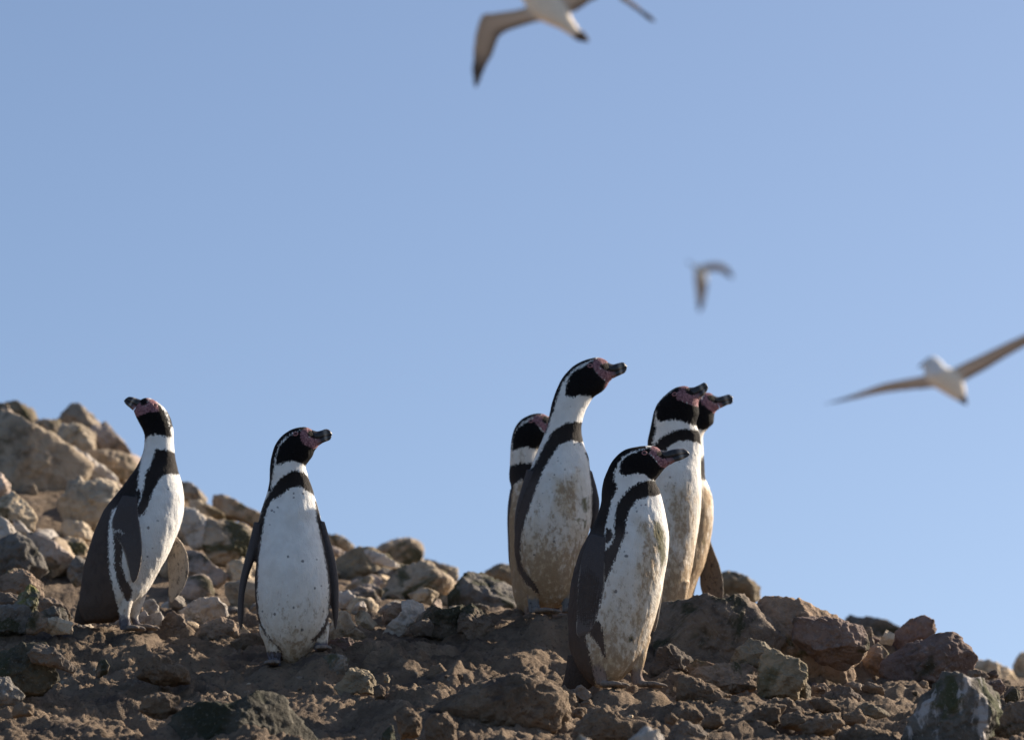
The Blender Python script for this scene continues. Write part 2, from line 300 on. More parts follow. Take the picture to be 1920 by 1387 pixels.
ROCKS = [
 # hillside behind, on the left
 ('H', [(-120,60),(0,130),(60,160),(180,230),(400,330),(640,490),(600,600),(470,760),(380,840),(250,850),(120,780),(-120,640)], 14.6, 'buff', 'huge pinkish grey slab sloping down at the left edge of the hillside'),
 ('H', [(40,70),(100,55),(160,75),(230,90),(268,170),(270,260),(180,250),(60,170)], 15.6, 'olive', 'dark olive rounded rock on the skyline above the huge pinkish slab'),
 ('H', [(-80,80),(0,70),(50,90),(120,180),(170,260),(60,220),(-80,200)], 15.2, 'pink', 'pale lit rock on the skyline at the very left edge'),
 ('H', [(520,35),(600,90),(740,200),(700,280),(600,270),(440,210),(418,165),(470,90)], 15.5, 'brown', 'peaked grey-brown rock, highest point of the left skyline'),
 ('H', [(265,180),(430,185),(450,240),(400,330),(280,280)], 15.3, 'brown', 'dark brown rock wedged between the dark olive and the peaked skyline rocks'),
 ('H', [(430,200),(600,230),(690,280),(690,430),(600,420),(500,350),(420,310)], 15.1, 'tan', 'tan rock just under the peaked skyline rock'),
 ('H', [(690,250),(780,195),(850,290),(965,425),(900,470),(740,440),(670,340)], 15.2, 'pink', 'pointed pink rock with a lit right edge on the left skyline'),
 ('H', [(640,430),(800,420),(940,440),(1003,500),(960,620),(850,610),(700,530)], 14.9, 'brown', 'grey-brown rock beside the back of the leftmost penguin'),
 ('H', [(440,380),(560,400),(700,490),(860,610),(850,700),(720,640),(560,540),(430,450)], 14.75, 'pale', 'long pale sunlit ledge under the skyline rocks'),
 ('H', [(700,640),(820,640),(875,740),(770,900),(700,990),(500,960),(450,800),(600,680)], 14.1, 'tan', 'big tan boulder left of the shoulder of the leftmost penguin'),
 ('H', [(490,650),(590,615),(660,720),(570,820),(490,770)], 14.2, 'tan', 'small yellowish rock under the corner of the huge pinkish slab'),
 ('H', [(-60,560),(0,590),(60,650),(70,720),(40,800),(-60,780)], 14.0, 'pink', 'pink rounded rock at the left edge below the huge slab'),
 ('H', [(-40,840),(20,760),(90,730),(180,800),(255,900),(235,1010),(100,940),(-40,900)], 13.9, 'tan', 'orange tan rounded boulder near the left edge'),
 ('H', [(-80,900),(0,915),(70,960),(140,1050),(60,1110),(-80,1100)], 13.7, 'pale', 'pale rock under the orange tan boulder at the left edge'),
 ('H', [(90,920),(140,930),(220,1010),(320,1120),(270,1190),(150,1070)], 13.75, 'pale', 'narrow pale wedge leaning down to the right on the left hillside'),
 ('H', [(-60,1110),(30,1080),(140,1045),(230,1120),(350,1300),(200,1360),(-60,1330)], 13.4, 'grey', 'big blurred grey rock at the left edge, level with the flipper of the leftmost penguin'),
 ('H', [(210,1020),(400,1105),(540,1210),(500,1290),(340,1260),(230,1140)], 13.6, 'pink', 'sunlit pink rock sloping down towards the back of the leftmost penguin'),
 ('H', [(380,1050),(600,1080),(690,1200),(640,1290),(500,1200),(410,1120)], 13.9, 'brown', 'brown rock touching the back of the leftmost penguin'),
 ('H', [(570,1200),(690,1260),(700,1400),(560,1430),(480,1320)], 13.3, 'grey', 'whitish grey rock at the lower back of the leftmost penguin'),
 ('H', [(480,930),(640,960),(700,1060),(600,1090),(450,1030)], 14.0, 'tan', 'low tan rock under the big tan boulder on the left hillside'),
 ('H', [(1330,640),(1420,665),(1535,755),(1510,810),(1370,770),(1300,700)], 14.9, 'tan', 'first tan skyline rock right of the chest of the leftmost penguin'),
 ('H', [(1530,755),(1590,730),(1700,765),(1800,830),(1930,885),(1930,980),(1780,930),(1610,890)], 15.0, 'brown', 'long brown skyline rock left of the second penguin'),
 ('H', [(1360,760),(1500,800),(1650,880),(1660,970),(1560,950),(1430,870)], 14.6, 'tan', 'tan rock in front of the long brown skyline rock'),
 ('H', [(1370,820),(1450,860),(1565,980),(1550,1120),(1440,1140),(1350,1000)], 14.0, 'pale', 'pale lit rock right of the belly of the leftmost penguin'),
 ('H', [(1560,935),(1700,955),(1890,995),(1930,1100),(1780,1240),(1600,1260),(1530,1130)], 14.0, 'brown', 'big smooth brown boulder between the two left penguins'),
 ('H', [(1390,1150),(1500,1185),(1570,1260),(1690,1350),(1600,1420),(1400,1330)], 13.6, 'pink', 'sloping pinkish rock behind the far flipper of the leftmost penguin'),
 ('H', [(1690,1260),(1800,1215),(1900,1260),(1900,1380),(1740,1400),(1670,1330)], 13.6, 'tan', 'tan rock at the left flipper of the second penguin'),
 # middle distance between the second penguin and the group
 ('K', [(500,245),(620,180),(700,128),(780,130),(900,170),(908,280),(890,380),(760,390),(620,350)], 15.4, 'brown', 'grey-brown blurred boulder topping the skyline right of the second penguin'),
 ('K', [(170,320),(300,250),(420,240),(560,290),(720,385),(640,560),(500,610),(300,620),(150,610)], 14.4, 'olive', 'broad dark mossy rock with a pale top right of the second penguin'),
 ('K', [(400,245),(450,240),(580,300),(720,385),(640,400),(480,350)], 14.2, 'pale', 'pale slanting ledge on top of the broad dark mossy rock'),
 ('K', [(60,105),(180,120),(300,200),(290,270),(150,220),(60,190)], 15.2, 'tan', 'tan skyline rock touching the shoulder of the second penguin'),
 ('K', [(80,190),(210,255),(220,320),(120,300)], 14.8, 'pink', 'small pink rock just right of the flipper of the second penguin'),
 ('K', [(290,620),(370,553),(470,560),(555,610),(520,700),(330,720)], 13.7, 'pink', 'rounded pink-grey rock below the broad dark mossy rock'),
 ('K', [(690,440),(800,390),(960,373),(1060,450),(1255,570),(1150,640),(1000,640),(870,650),(700,730),(560,690),(620,540)], 13.9, 'brown', 'wide brown rock with a sunlit right shoulder in the dip of the skyline'),
 ('K', [(940,310),(1080,370),(1225,405),(1230,520),(1150,530),(1000,430)], 15.0, 'tan', 'olive tan rock at the lowest step of the left skyline'),
 ('K', [(1270,560),(1350,455),(1500,455),(1610,520),(1740,570),(1790,760),(1740,900),(1500,920),(1200,780),(1190,650)], 13.5, 'grey', 'large greenish grey boulder left of the middle group of penguins'),
 ('K', [(1470,440),(1580,378),(1700,385),(1770,440),(1790,570),(1620,540)], 14.6, 'olive', 'dark round skyline rock touching the hindmost penguin of the group'),
 ('K', [(160,620),(260,620),(350,720),(330,790),(170,760)], 13.4, 'pale', 'pale flat rock at the right flipper tip of the second penguin'),
 ('K', [(810,640),(930,590),(1070,630),(1020,720),(860,710)], 13.4, 'tan', 'tan blurred rock low in the dip of the skyline'),
 # right-hand far crest
 ('M', [(1570,115),(1640,98),(1720,125),(1790,160),(1845,205),(1860,290),(1700,330),(1540,300)], 14.6, 'olive', 'blurred olive rock behind the crest, right of the spread dark flipper'),
 ('M', [(1570,300),(1610,255),(1650,290),(1640,340),(1580,340)], 13.4, 'pale', 'small white stone behind the crest, right of the spread dark flipper'),
 ('N', [(600,420),(640,405),(690,440),(800,445),(880,460),(1000,530),(960,640),(760,600),(600,520)], 15.2, 'grey', 'blurred grey-green ridge rock behind the leaning red rock'),
 ('N', [(1540,745),(1620,755),(1700,780),(1800,820),(1870,890),(1700,960),(1540,880)], 15.0, 'tan', 'blurred tan rock low behind the crest near the right edge'),
 ('N', [(1850,800),(1865,750),(1900,712),(2000,700),(2040,790),(2000,900),(1860,890)], 15.6, 'tan', 'blurred rounded pale rock cut by the right edge'),
 # mid-ground left
 ('F', [(-80,130),(0,130),(60,70),(110,33),(200,85),(320,175),(330,300),(120,300),(-80,290)], 12.79, 'brown', 'peaked brown rock with a sunlit rim behind the yellow-green shard'),
 ('F', [(-60,240),(60,240),(130,250),(145,340),(90,430),(-60,440)], 12.57, 'dark', 'dark rounded rock at the left edge beside the yellow-green shard'),
 ('F', [(90,350),(140,270),(200,188),(232,183),(292,240),(275,400),(180,400)], 12.46, 'yellow', 'upright jagged shard with yellow-green lichen near the left edge'),
 ('F', [(290,290),(380,275),(460,310),(515,380),(545,470),(440,480),(290,420)], 12.59, 'brown', 'brown rock with a bright rim left of the tail of the leftmost penguin'),
 ('F', [(280,380),(390,345),(480,370),(530,450),(480,520),(340,500)], 12.46, 'grey', 'speckled grey rock in front of the brown rock by the penguin tail'),
 ('F', [(-60,360),(30,340),(90,335),(200,350),(245,400),(200,540),(60,570),(-60,540)], 12.3, 'grey', 'blocky grey rock under the yellow-green shard'),
 ('F', [(190,470),(240,400),(310,383),(350,430),(340,520),(250,560),(190,545)], 12.2, 'dark', 'round dark stone below the speckled grey rock at the left'),
 ('F', [(330,430),(420,420),(550,465),(540,545),(400,560),(330,520)], 12.25, 'tan', 'dusty flat rock left of the feet of the leftmost penguin'),
 ('F', [(1260,420),(1400,320),(1520,278),(1620,290),(1695,350),(1695,440),(1600,520),(1480,540),(1350,500)], 12.66, 'pale', 'large smooth whitish rock between the two left penguins'),
 ('F', [(1225,430),(1300,395),(1370,410),(1400,500),(1430,560),(1330,600),(1220,560)], 12.49, 'brown', 'brown block left of the large smooth whitish rock'),
 ('F', [(1430,540),(1560,460),(1650,430),(1750,450),(1812,530),(1790,610),(1600,640),(1440,610)], 12.44, 'brown', 'long brown rock with a white right end by the left flipper of the second penguin'),
 ('F', [(1070,310),(1150,285),(1190,340),(1200,420),(1090,420)], 12.69, 'pale', 'pale rock right behind the legs of the leftmost penguin'),
 ('F', [(1095,410),(1200,388),(1228,430),(1215,540),(1090,550)], 12.52, 'pale', 'squarish pale stone right of the feet of the leftmost penguin'),
 ('F', [(1020,430),(1080,355),(1115,420),(1095,520),(1025,520)], 12.57, 'pale', 'upright pale stone touching the legs of the leftmost penguin'),
 ('F', [(1650,500),(1800,470),(1890,560),(1850,620),(1700,610)], 12.46, 'tan', 'tan stone under the left flipper tip of the second penguin'),
 ('F', [(1740,620),(1830,560),(1930,555),(2000,600),(1960,680),(1780,680)], 12.35, 'dirt', 'dusty brown lump behind the left foot of the second penguin'),
 # foreground left
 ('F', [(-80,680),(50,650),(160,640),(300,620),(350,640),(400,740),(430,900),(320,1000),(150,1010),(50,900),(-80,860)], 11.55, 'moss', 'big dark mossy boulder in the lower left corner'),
 ('F', [(200,700),(300,620),(350,625),(450,710),(580,800),(560,850),(400,790),(250,770)], 11.5, 'dark', 'sharp sunlit slab lying across the big dark mossy boulder'),
 ('F', [(-60,860),(60,865),(110,950),(190,1010),(120,1080),(-60,1080)], 11.3, 'grey', 'greenish grey stone in the lower left corner below the mossy boulder'),
 ('F', [(715,840),(740,760),(790,738),(822,790),(805,850),(740,880)], 11.9, 'dark', 'small upright stone on the earth right of the mossy boulder'),
 ('F', [(110,1100),(170,1070),(240,1090),(240,1160),(120,1170)], 11.05, 'dirt', 'dusty round clod low in the left corner'),
 ('F', [(1080,1040),(1200,1000),(1330,1030),(1330,1130),(1200,1190),(1060,1130)], 11.1, 'dirt', 'smooth dusty boulder low in front of the two left penguins'),
 ('F', [(1130,700),(1260,740),(1400,830),(1400,920),(1200,930),(1040,880),(1050,760)], 11.75, 'dirt', 'broad dusty mound between the two left penguins'),
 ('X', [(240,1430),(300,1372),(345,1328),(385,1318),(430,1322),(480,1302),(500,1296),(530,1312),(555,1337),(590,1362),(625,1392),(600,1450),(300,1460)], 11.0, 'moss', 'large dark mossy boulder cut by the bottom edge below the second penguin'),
 ('F', [(1560,1080),(1640,1050),(1710,1070),(1700,1140),(1580,1140)], 11.05, 'dirt', 'small crusty clod on the left shoulder of the large bottom boulder'),
 # foreground middle
 ('G', [(530,540),(580,440),(620,375),(700,415),(760,520),(845,590),(825,670),(700,640),(560,620)], 12.41, 'tan', 'triangular rock with a bright sunlit edge right of the second penguin'),
 ('G', [(735,420),(790,368),(850,410),(912,480),(860,530),(760,480)], 12.59, 'tan', 'small pointed tan rock behind the triangular sunlit rock'),
 ('G', [(530,620),(600,575),(720,595),(850,655),(780,720),(640,740),(540,690)], 12.2, 'red', 'flat dark reddish rock right of the right foot of the second penguin'),
 ('G', [(1085,320),(1180,293),(1235,320),(1282,380),(1245,420),(1160,500),(1070,600),(930,590),(1000,480),(1100,400)], 12.46, 'pale', 'pale bent rock with a bright beak-like end in the middle of the slope'),
 ('G', [(940,400),(1050,315),(1120,320),(1120,400),(1050,480),(950,480)], 12.64, 'brown', 'brown rock behind the pale bent rock'),
 ('G', [(1180,480),(1250,400),(1320,333),(1400,375),(1450,370),(1540,340),(1570,430),(1550,560),(1400,600),(1250,560)], 12.41, 'dark', 'dark lumpy rock right of the pale bent rock'),
 ('G', [(1530,400),(1560,330),(1620,308),(1690,370),(1790,460),(1800,560),(1700,640),(1500,610)], 12.39, 'dark', 'dark knobbly rock left of the webbed foot of the tall penguin'),
 ('G', [(1150,500),(1280,430),(1340,480),(1300,560),(1180,580)], 12.35, 'dark', 'low dark lump in front of the dark lumpy rock'),
 ('G', [(490,720),(560,693),(640,705),(692,735),(690,840),(600,890),(520,820)], 11.95, 'grey', 'bluish white-topped rock under the right foot of the second penguin'),
 ('G', [(590,950),(660,870),(740,793),(840,820),(897,900),(880,1000),(760,990),(640,1030)], 11.75, 'olive', 'pointed tan stone standing out of the earth before the second penguin'),
 ('G', [(1280,880),(1330,800),(1375,780),(1420,830),(1415,900),(1330,930)], 11.9, 'dirt', 'dusty knob of rock in the middle foreground'),
 ('G', [(880,950),(930,935),(975,970),(960,1030),(900,1040)], 11.6, 'dirt', 'small round clod right of the pointed tan stone'),
 ('G', [(960,860),(985,850),(1010,890),(1000,920),(960,915)], 11.75, 'olive', 'tiny tan splinter in the middle foreground'),
 ('X', [(800,1340),(850,1308),(890,1290),(920,1277),(955,1268),(1010,1275),(1055,1302),(1065,1335),(1040,1375),(960,1385),(880,1375)], 11.35, 'dirt', 'large smooth dust-covered boulder left of the feet of the front penguin'),
 ('G', [(1050,1160),(1110,1125),(1170,1118),(1235,1190),(1205,1300),(1100,1320)], 11.05, 'dirt', 'crusty rounded clod at the bottom edge left of centre'),
 ('G', [(1280,1220),(1350,1170),(1420,1158),(1500,1230),(1490,1380),(1300,1390)], 11.0, 'dirt', 'broad crusty clod at the bottom edge, just left of the large smooth boulder'),
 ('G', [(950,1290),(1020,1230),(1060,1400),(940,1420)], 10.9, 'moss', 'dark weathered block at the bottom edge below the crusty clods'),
 # foreground right and crest
 ('X', [(1225,1150),(1245,1127),(1280,1124),(1305,1120),(1330,1117),(1352,1127),(1390,1112),(1420,1110),(1450,1125),(1470,1200),(1440,1270),(1380,1310),(1280,1310),(1230,1270)], 12.3, 'dark', 'massive dark rock wall hiding the feet of the two rear right penguins'),
 ('X', [(1400,1150),(1430,1112),(1470,1113),(1500,1118),(1560,1142),(1600,1162),(1627,1188),(1628,1220),(1602,1245),(1598,1280),(1540,1310),(1470,1310),(1410,1270)], 12.35, 'brown', 'massive brown boulder with a flat greenish top on the right crest'),
 ('X', [(1490,1160),(1560,1160),(1615,1172),(1627,1200),(1612,1240),(1590,1262),(1540,1240),(1490,1200)], 12.2, 'red', 'jutting square block with a sunlit end on the massive brown boulder'),
 ('M', [(1040,800),(1100,670),(1190,625),(1290,690),(1360,760),(1340,900),(1150,950),(1040,920)], 12.05, 'dark', 'dull brown rock right behind the legs of the front penguin'),
 ('M', [(1310,790),(1380,745),(1460,765),(1520,780),(1500,860),(1350,880)], 12.0, 'brown', 'small ledge with a bright rim behind the foot of the front penguin'),
 ('X', [(1360,1240),(1385,1215),(1405,1197),(1432,1202),(1446,1218),(1440,1250),(1420,1265),(1380,1262)], 11.95, 'olive', 'pointed tan rock leaning against the pale-edged boulder right of the front penguin'),
 ('X', [(1425,1240),(1440,1210),(1474,1225),(1512,1250),(1514,1270),(1490,1310),(1450,1325),(1420,1310)], 11.85, 'olive', 'smooth olive tan boulder right of the front penguin'),
 ('M', [(1300,880),(1400,820),(1560,775),(1720,758),(1900,830),(1935,880),(1800,970),(1600,1000),(1400,980)], 11.9, 'brown', 'broad brown ledge with sunlit scratches right of the front penguin'),
 ('M', [(420,980),(520,933),(592,990),(605,1070),(520,1080),(440,1060)], 11.7, 'brown', 'pale brown stone just left of the toes of the front penguin'),
 ('M', [(335,990),(400,953),(450,1000),(495,1080),(440,1120),(350,1060)], 11.68, 'dirt', 'rounded clod left of the pale brown stone by the penguin toes'),
 ('M', [(525,1075),(580,1052),(628,1100),(570,1130),(525,1115)], 11.62, 'dirt', 'small round clod under the toes of the front penguin'),
 ('M', [(380,1150),(450,1100),(540,1120),(540,1190),(440,1210)], 11.5, 'dirt', 'low dusty clod below the two stones by the penguin toes'),
 ('M', [(1230,910),(1350,878),(1520,955),(1625,1030),(1580,1120),(1400,1120),(1250,1040)], 11.7, 'dirt', 'hunched dusty rock right of the toes of the front penguin'),
 ('M', [(470,1300),(560,1165),(700,1098),(790,1150),(830,1200),(980,1218),(1010,1270),(960,1400),(480,1400)], 11.15, 'dirt', 'big crusty clod at the bottom edge below the front penguin'),
 ('M', [(1235,1160),(1310,1103),(1380,1125),(1428,1180),(1370,1230),(1260,1220)], 11.4, 'dirt', 'round-topped clod in the right foreground'),
 ('M', [(1440,1200),(1490,1143),(1550,1165),(1575,1225),(1490,1265),(1430,1240)], 11.35, 'dirt', 'knobbly clod right of the round-topped clod'),
 ('M', [(1175,1250),(1290,1203),(1420,1228),(1475,1310),(1460,1400),(1190,1400)], 11.1, 'dark', 'dark flat rock at the bottom edge right of the white stone'),
 ('M', [(1150,1175),(1190,1153),(1232,1190),(1200,1225),(1155,1215)], 11.3, 'dirt', 'tiny clod between the white stone and the round-topped clod'),
 ('M', [(860,1370),(900,1330),(960,1268),(1000,1224),(1050,1258),(1130,1305),(1165,1370),(1100,1480),(900,1480)], 10.35, 'pale', 'blurred white stone poking up at the bottom edge below the front penguin'),
 ('M', [(455,1370),(510,1298),(590,1360),(580,1440),(460,1440)], 10.3, 'pale', 'small blurred whitish stone at the bottom edge left of the white stone'),
 ('M', [(1690,1230),(1800,1140),(1920,1080),(2040,1100),(2000,1220),(1850,1290)], 11.45, 'dirt', 'smooth dusty slab in the right foreground'),
 ('N', [(930,570),(1070,450),(1160,418),(1240,448),(1248,550),(1190,620),(1080,680),(960,740),(880,680)], 12.75, 'red', 'leaning reddish rock standing up on the right skyline'),
 ('N', [(850,860),(880,740),(1000,640),(1130,588),(1200,580),(1280,538),(1420,558),(1520,660),(1562,770),(1500,850),(1350,890),(1200,960),(1000,1020),(860,980)], 12.35, 'red', 'big rounded reddish boulder on the right crest above the white-streaked rock'),
 ('N', [(980,1380),(1030,1290),(1080,1180),(1160,1030),(1240,960),(1330,848),(1420,838),(1500,880),(1620,888),(1732,960),(1755,1100),(1740,1180),(1690,1260),(1650,1400),(1500,1480),(1050,1480)], 11.1, 'streak', 'angular boulder streaked white and green in the lower right corner'),
 ('N', [(180,1010),(225,940),(262,885),(312,940),(328,1050),(270,1075)], 11.9, 'olive', 'upright orange splinter right of the olive tan boulder'),
 ('N', [(305,950),(420,923),(473,970),(465,1060),(340,1060)], 12.0, 'brown', 'scarred brown stone between the orange splinter and the crest boulders'),
 ('N', [(740,640),(770,560),(800,590),(800,700),(740,720)], 12.6, 'dark', 'thin dark rock wedged right of the jutting square block'),
 ('N', [(830,620),(890,512),(955,550),(930,640)], 12.7, 'tan', 'small yellowish pointed stone left of the leaning reddish rock'),
 ('N', [(690,600),(720,490),(770,500),(790,560),(760,640)], 12.7, 'brown', 'narrow brown stone right of the jutting square block'),
 ('N', [(720,700),(830,600),(900,700),(860,900),(740,960),(660,840)], 12.5, 'brown', 'shaded brown rock in the notch between the crest boulders'),
 ('N', [(460,970),(540,930),(610,960),(710,1040),(620,1120),(490,1080)], 11.9, 'brown', 'rounded brown stone below the massive brown boulder'),
 ('N', [(560,930),(640,905),(740,940),(800,1020),(700,1050),(600,990)], 12.0, 'dark', 'shaded flat rock under the overhang of the massive brown boulder'),
 ('N', [(640,1100),(720,1068),(850,1105),(935,1160),(820,1185),(690,1150)], 11.7, 'olive', 'sunlit flat brown stone left of the white-streaked boulder'),
 ('N', [(-20,1090),(60,1038),(150,1055),(255,1130),(210,1210),(60,1270),(-20,1250)], 11.55, 'dirt', 'big rounded clod below the olive tan boulder'),
 ('N', [(100,1180),(220,1138),(355,1200),(260,1260),(120,1250)], 11.4, 'dirt', 'low rounded clod in front of the big rounded clod'),
 ('N', [(325,1060),(420,1028),(525,1110),(480,1150),(370,1120)], 11.7, 'dirt', 'smooth clod between the orange splinter and the sunlit flat stone'),
 ('N', [(580,1165),(680,1128),(745,1190),(700,1245),(600,1220)], 11.5, 'dirt', 'round clod left of the white-streaked boulder'),
 ('N', [(520,1310),(700,1238),(880,1288),(925,1370),(900,1420),(520,1420)], 11.15, 'dirt', 'wide clod at the bottom edge beside the white-streaked boulder'),
 ('N', [(250,1240),(380,1170),(520,1160),(560,1230),(480,1300),(300,1330)], 11.35, 'dirt', 'humped dark clod in the right foreground'),
 ('N', [(1500,820),(1600,828),(1660,870),(1580,930),(1490,900)], 12.3, 'dark', 'dark stone right of the big rounded reddish boulder'),
 ('N', [(1640,850),(1700,818),(1745,840),(1720,880),(1650,890)], 12.5, 'red', 'small dark chip on the crest near the right edge'),
 ('N', [(1640,900),(1740,895),(1790,950),(1740,1030),(1650,1000)], 12.0, 'red', 'crumbly reddish stone behind the white-streaked boulder'),
 ('N', [(1770,1000),(1840,938),(1910,1000),(1860,1070),(1780,1060)], 11.9, 'red', 'crumbly stone near the right edge above the shaded bank'),
 ('N', [(1740,1100),(1820,1062),(1960,1060),(2060,1150),(2060,1420),(1760,1450),(1680,1330)], 11.25, 'dark', 'shaded dusty bank rock in the lower right corner'),
]
def make_rocks():
    for i, (c, pts, Y, kind, label) in enumerate(ROCKS):
        ox, oy, s = CROP[c]
        rock([(ox+x/s, oy+y/s) for x, y in pts], Y, kind, label, 100+i, round_=(kind == 'dirt'))
    # unnamed lesser stones: shared meshes, own objects
    rs = np.random.RandomState(21); base = []
    for k in range(14):
        V, Fc = ico(4 if k < 10 else 3)
        p = V*np.array([1, .8, .68])*np.array([1, 1, rs.uniform(.7, 1.15)]); p = facet(p, rs, 11, .6, .9, False); p = rough(p, 1., rs, .7)
        base.append(mesh('stone', p, Fc, None, link=False).data)
    def scatter(n, pxr, Yr, szr, kinds, label, group, skip=None, name='stone', sink=.25):
        px = rs.uniform(*pxr, n*4); Y = rs.uniform(Yr[0], Yr[1], n*4)
        v = ground_pts(px, Y); m = 0
        for k in range(n*4):
            if m >= n: break
            sz = szr[0]*(szr[1]/szr[0])**(rs.rand()**1.6)
            qx, qy = unP(v[k])
            if skip and skip(qx, qy, Y[k]): continue
            if any(abs(v[k, 0]-f[0]) < .05+sz and abs(v[k, 1]-f[1]) < .06+sz for f in FEET): continue
            me = base[rs.randint(10)] if szr[1] > .02 else base[rs.randint(14)]
            kd = kinds[rs.randint(len(kinds))]; key = (me.name, kd)
            if key not in _inst:
                mm = me.copy(); mm.name = name; mm.materials.append(MATS[kd]); _inst[key] = mm
            o = bpy.data.objects.new(name, _inst[key]); COL.objects.link(o)
            o.location = v[k]+np.array([0, 0, sz*sink]); o.rotation_euler = rs.uniform(-.5, .5, 2).tolist()+[rs.uniform(0, 6.28)]
            o.scale = (sz*rs.uniform(.8, 1.25), sz*rs.uniform(.8, 1.2), sz*rs.uniform(.75, 1.1)); m += 1
            tag(o, label, 'rock', group)
    _inst = {}
    scatter(52, (-60, 560), (13.2, 16.2), (.045, .13), ['tan', 'pink', 'buff', 'pale', 'grey', 'buff'], 'one of the blurred tan and pink rocks covering the hillside behind the two left penguins', 'lesser rocks of the left hillside', lambda x, y, Y: Y > 15.6 and x > 240)
    scatter(42, (560, 960), (13.1, 15.2), (.03, .085), ['buff', 'tan', 'grey', 'pink'], 'one of the blurred rocks filling the slope between the second penguin and the group', 'lesser rocks of the middle slope')
    scatter(34, (0, 1000), (12.55, 13.2), (.02, .06), ['brown', 'tan', 'pale', 'grey'], 'one of the loose stones along the top of the earth bank behind the penguins', 'loose stones on the earth bank')
    scatter(28, (1500, 1960), (11.9, 13.0), (.014, .045), ['red', 'brown', 'dark', 'dark'], 'one of the dark loose stones lying along the right crest', 'loose stones on the right crest')
    scatter(100, (-20, 1940), (10.75, 12.4), (.006, .020), ['dirt', 'dirt', 'dark', 'brown', 'tan'], 'one of the pebbles strewn over the brown earth in the foreground', 'foreground pebbles', name='pebble', sink=.15)
# ------------------------------------------------------------------ birds: shared loft tools
def cr_resample(K, M):
    """Catmull-Rom through the rows of K, M samples evenly spaced along the path"""
    K = np.array(K, float); n = len(K)
    E = np.vstack([2*K[0]-K[1], K, 2*K[-1]-K[-2]]); out = []
    for t in np.linspace(0, n-1, 40*n):
        i = min(int(t), n-2); f = t-i; p0, p1, p2, p3 = E[i], E[i+1], E[i+2], E[i+3]
        out.append(.5*((2*p1)+(-p0+p2)*f+(2*p0-5*p1+4*p2-p3)*f*f+(-p0+3*p1-3*p2+p3)*f**3))
    D = np.array(out); st = np.r_[0, np.cumsum(np.linalg.norm(np.diff((D[:, :2]+D[:, 2:4])/2, axis=0), axis=1)+1e-6)]
    tt = np.linspace(0, st[-1], M)
    return np.stack([np.interp(tt, st, D[:, k]) for k in range(D.shape[1])], -1)
def loft(rings, M, N, pw=2.0):
    """rings: Ax,Ay,Bx,By,d[,yoA[,yoB]] -> zoom-space points (M*N,3), ring data, angles, faces"""
    K = []
    for r in rings:
        r = list(r)
        if len(r) == 5: r += [0, 0]
        if len(r) == 6: r += [r[5]]
        K.append(r)
    R = cr_resample(K, M); th = np.linspace(0, 2*np.pi, N, endpoint=False)
    c, s = np.cos(th), np.sin(th); k = (abs(c)**pw+abs(s)**pw)**(-1/pw); c, s = c*k, s*k
    A, B = R[:, 0:2], R[:, 2:4]; C = (A+B)/2; E = (B-A)/2
    xy = C[:, None]+c[None, :, None]*E[:, None]
    yo = R[:, 5][:, None]*(1-c[None])/2+R[:, 6][:, None]*(1+c[None])/2
    off = yo+s[None]*np.maximum(R[:, 4], .5)[:, None]
    V = np.concatenate([xy, off[..., None]], -1).reshape(-1, 3)
    Fc = grid_faces(M, N, True).tolist(); F3 = []
    n = len(V); caps = np.array([np.r_[C[0], (R[0, 5]+R[0, 6])/2], np.r_[C[-1], (R[-1, 5]+R[-1, 6])/2]])
    V = np.vstack([V, caps])
    for j in range(N):
        F3.append([n, (j+1) % N, j]); F3.append([n+1, (M-1)*N+j, (M-1)*N+(j+1) % N])
    return V, R, th, Fc, F3
def sdf(poly, q):
    P_ = np.array(poly, float); d = np.full(len(q), 1e9); ins = np.zeros(len(q), bool)
    for k in range(len(P_)):
        a, b = P_[k], P_[(k+1) % len(P_)]; e = b-a; v = q-a
        t = np.clip((v@e)/(e@e+1e-9), 0, 1); d = np.minimum(d, ((v-t[:, None]*e)**2).sum(1))
        c = ((a[1] <= q[:, 1]) & (b[1] > q[:, 1])) | ((b[1] <= q[:, 1]) & (a[1] > q[:, 1]))
        x = a[0]+(q[:, 1]-a[1])/(e[1] if abs(e[1]) > 1e-9 else 1e-9)*e[0]
        ins ^= c & (q[:, 0] < x)
    return np.where(ins, 1, -1)*np.sqrt(d)
def spiral_mesh(name, V, F4, F3, mat=None):
    me = bpy.data.meshes.new(name); me.from_pydata([tuple(v) for v in V], [], [tuple(f) for f in F4]+[tuple(f) for f in F3])
    me.update(); o = bpy.data.objects.new(name, me); COL.objects.link(o)
    for p in me.polygons: p.use_smooth = True
    if mat: me.materials.append(mat)
    return o
def remeshed(name, V, F4, F3, voxel, smooth_it=4):
    o = spiral_mesh(name, V, F4, F3)
    bm = bmesh.new(); bm.from_mesh(o.data); bmesh.ops.recalc_face_normals(bm, faces=bm.faces); bm.to_mesh(o.data); bm.free()
    m = o.modifiers.new('r', 'REMESH'); m.mode = 'VOXEL'; m.voxel_size = voxel; m.use_smooth_shade = True
    m2 = o.modifiers.new('s', 'SMOOTH'); m2.iterations = smooth_it; m2.factor = .5
    dg = bpy.context.evaluated_depsgraph_get(); me = bpy.data.meshes.new_from_object(o.evaluated_get(dg)); me.name = name
    old = o.data; bpy.data.objects.remove(o); bpy.data.meshes.remove(old)
    o = bpy.data.objects.new(name, me); COL.objects.link(o)
    me.polygons.foreach_set('use_smooth', np.ones(len(me.polygons), bool))
    return o
def verts(me):
    a = np.empty(len(me.vertices)*3, np.float32); me.vertices.foreach_get('co', a); return a.reshape(-1, 3).astype(float)
def fattr(me, name, val):
    a = me.attributes.new(name, 'FLOAT', 'POINT'); a.data.foreach_set('value', np.ascontiguousarray(val, np.float32))
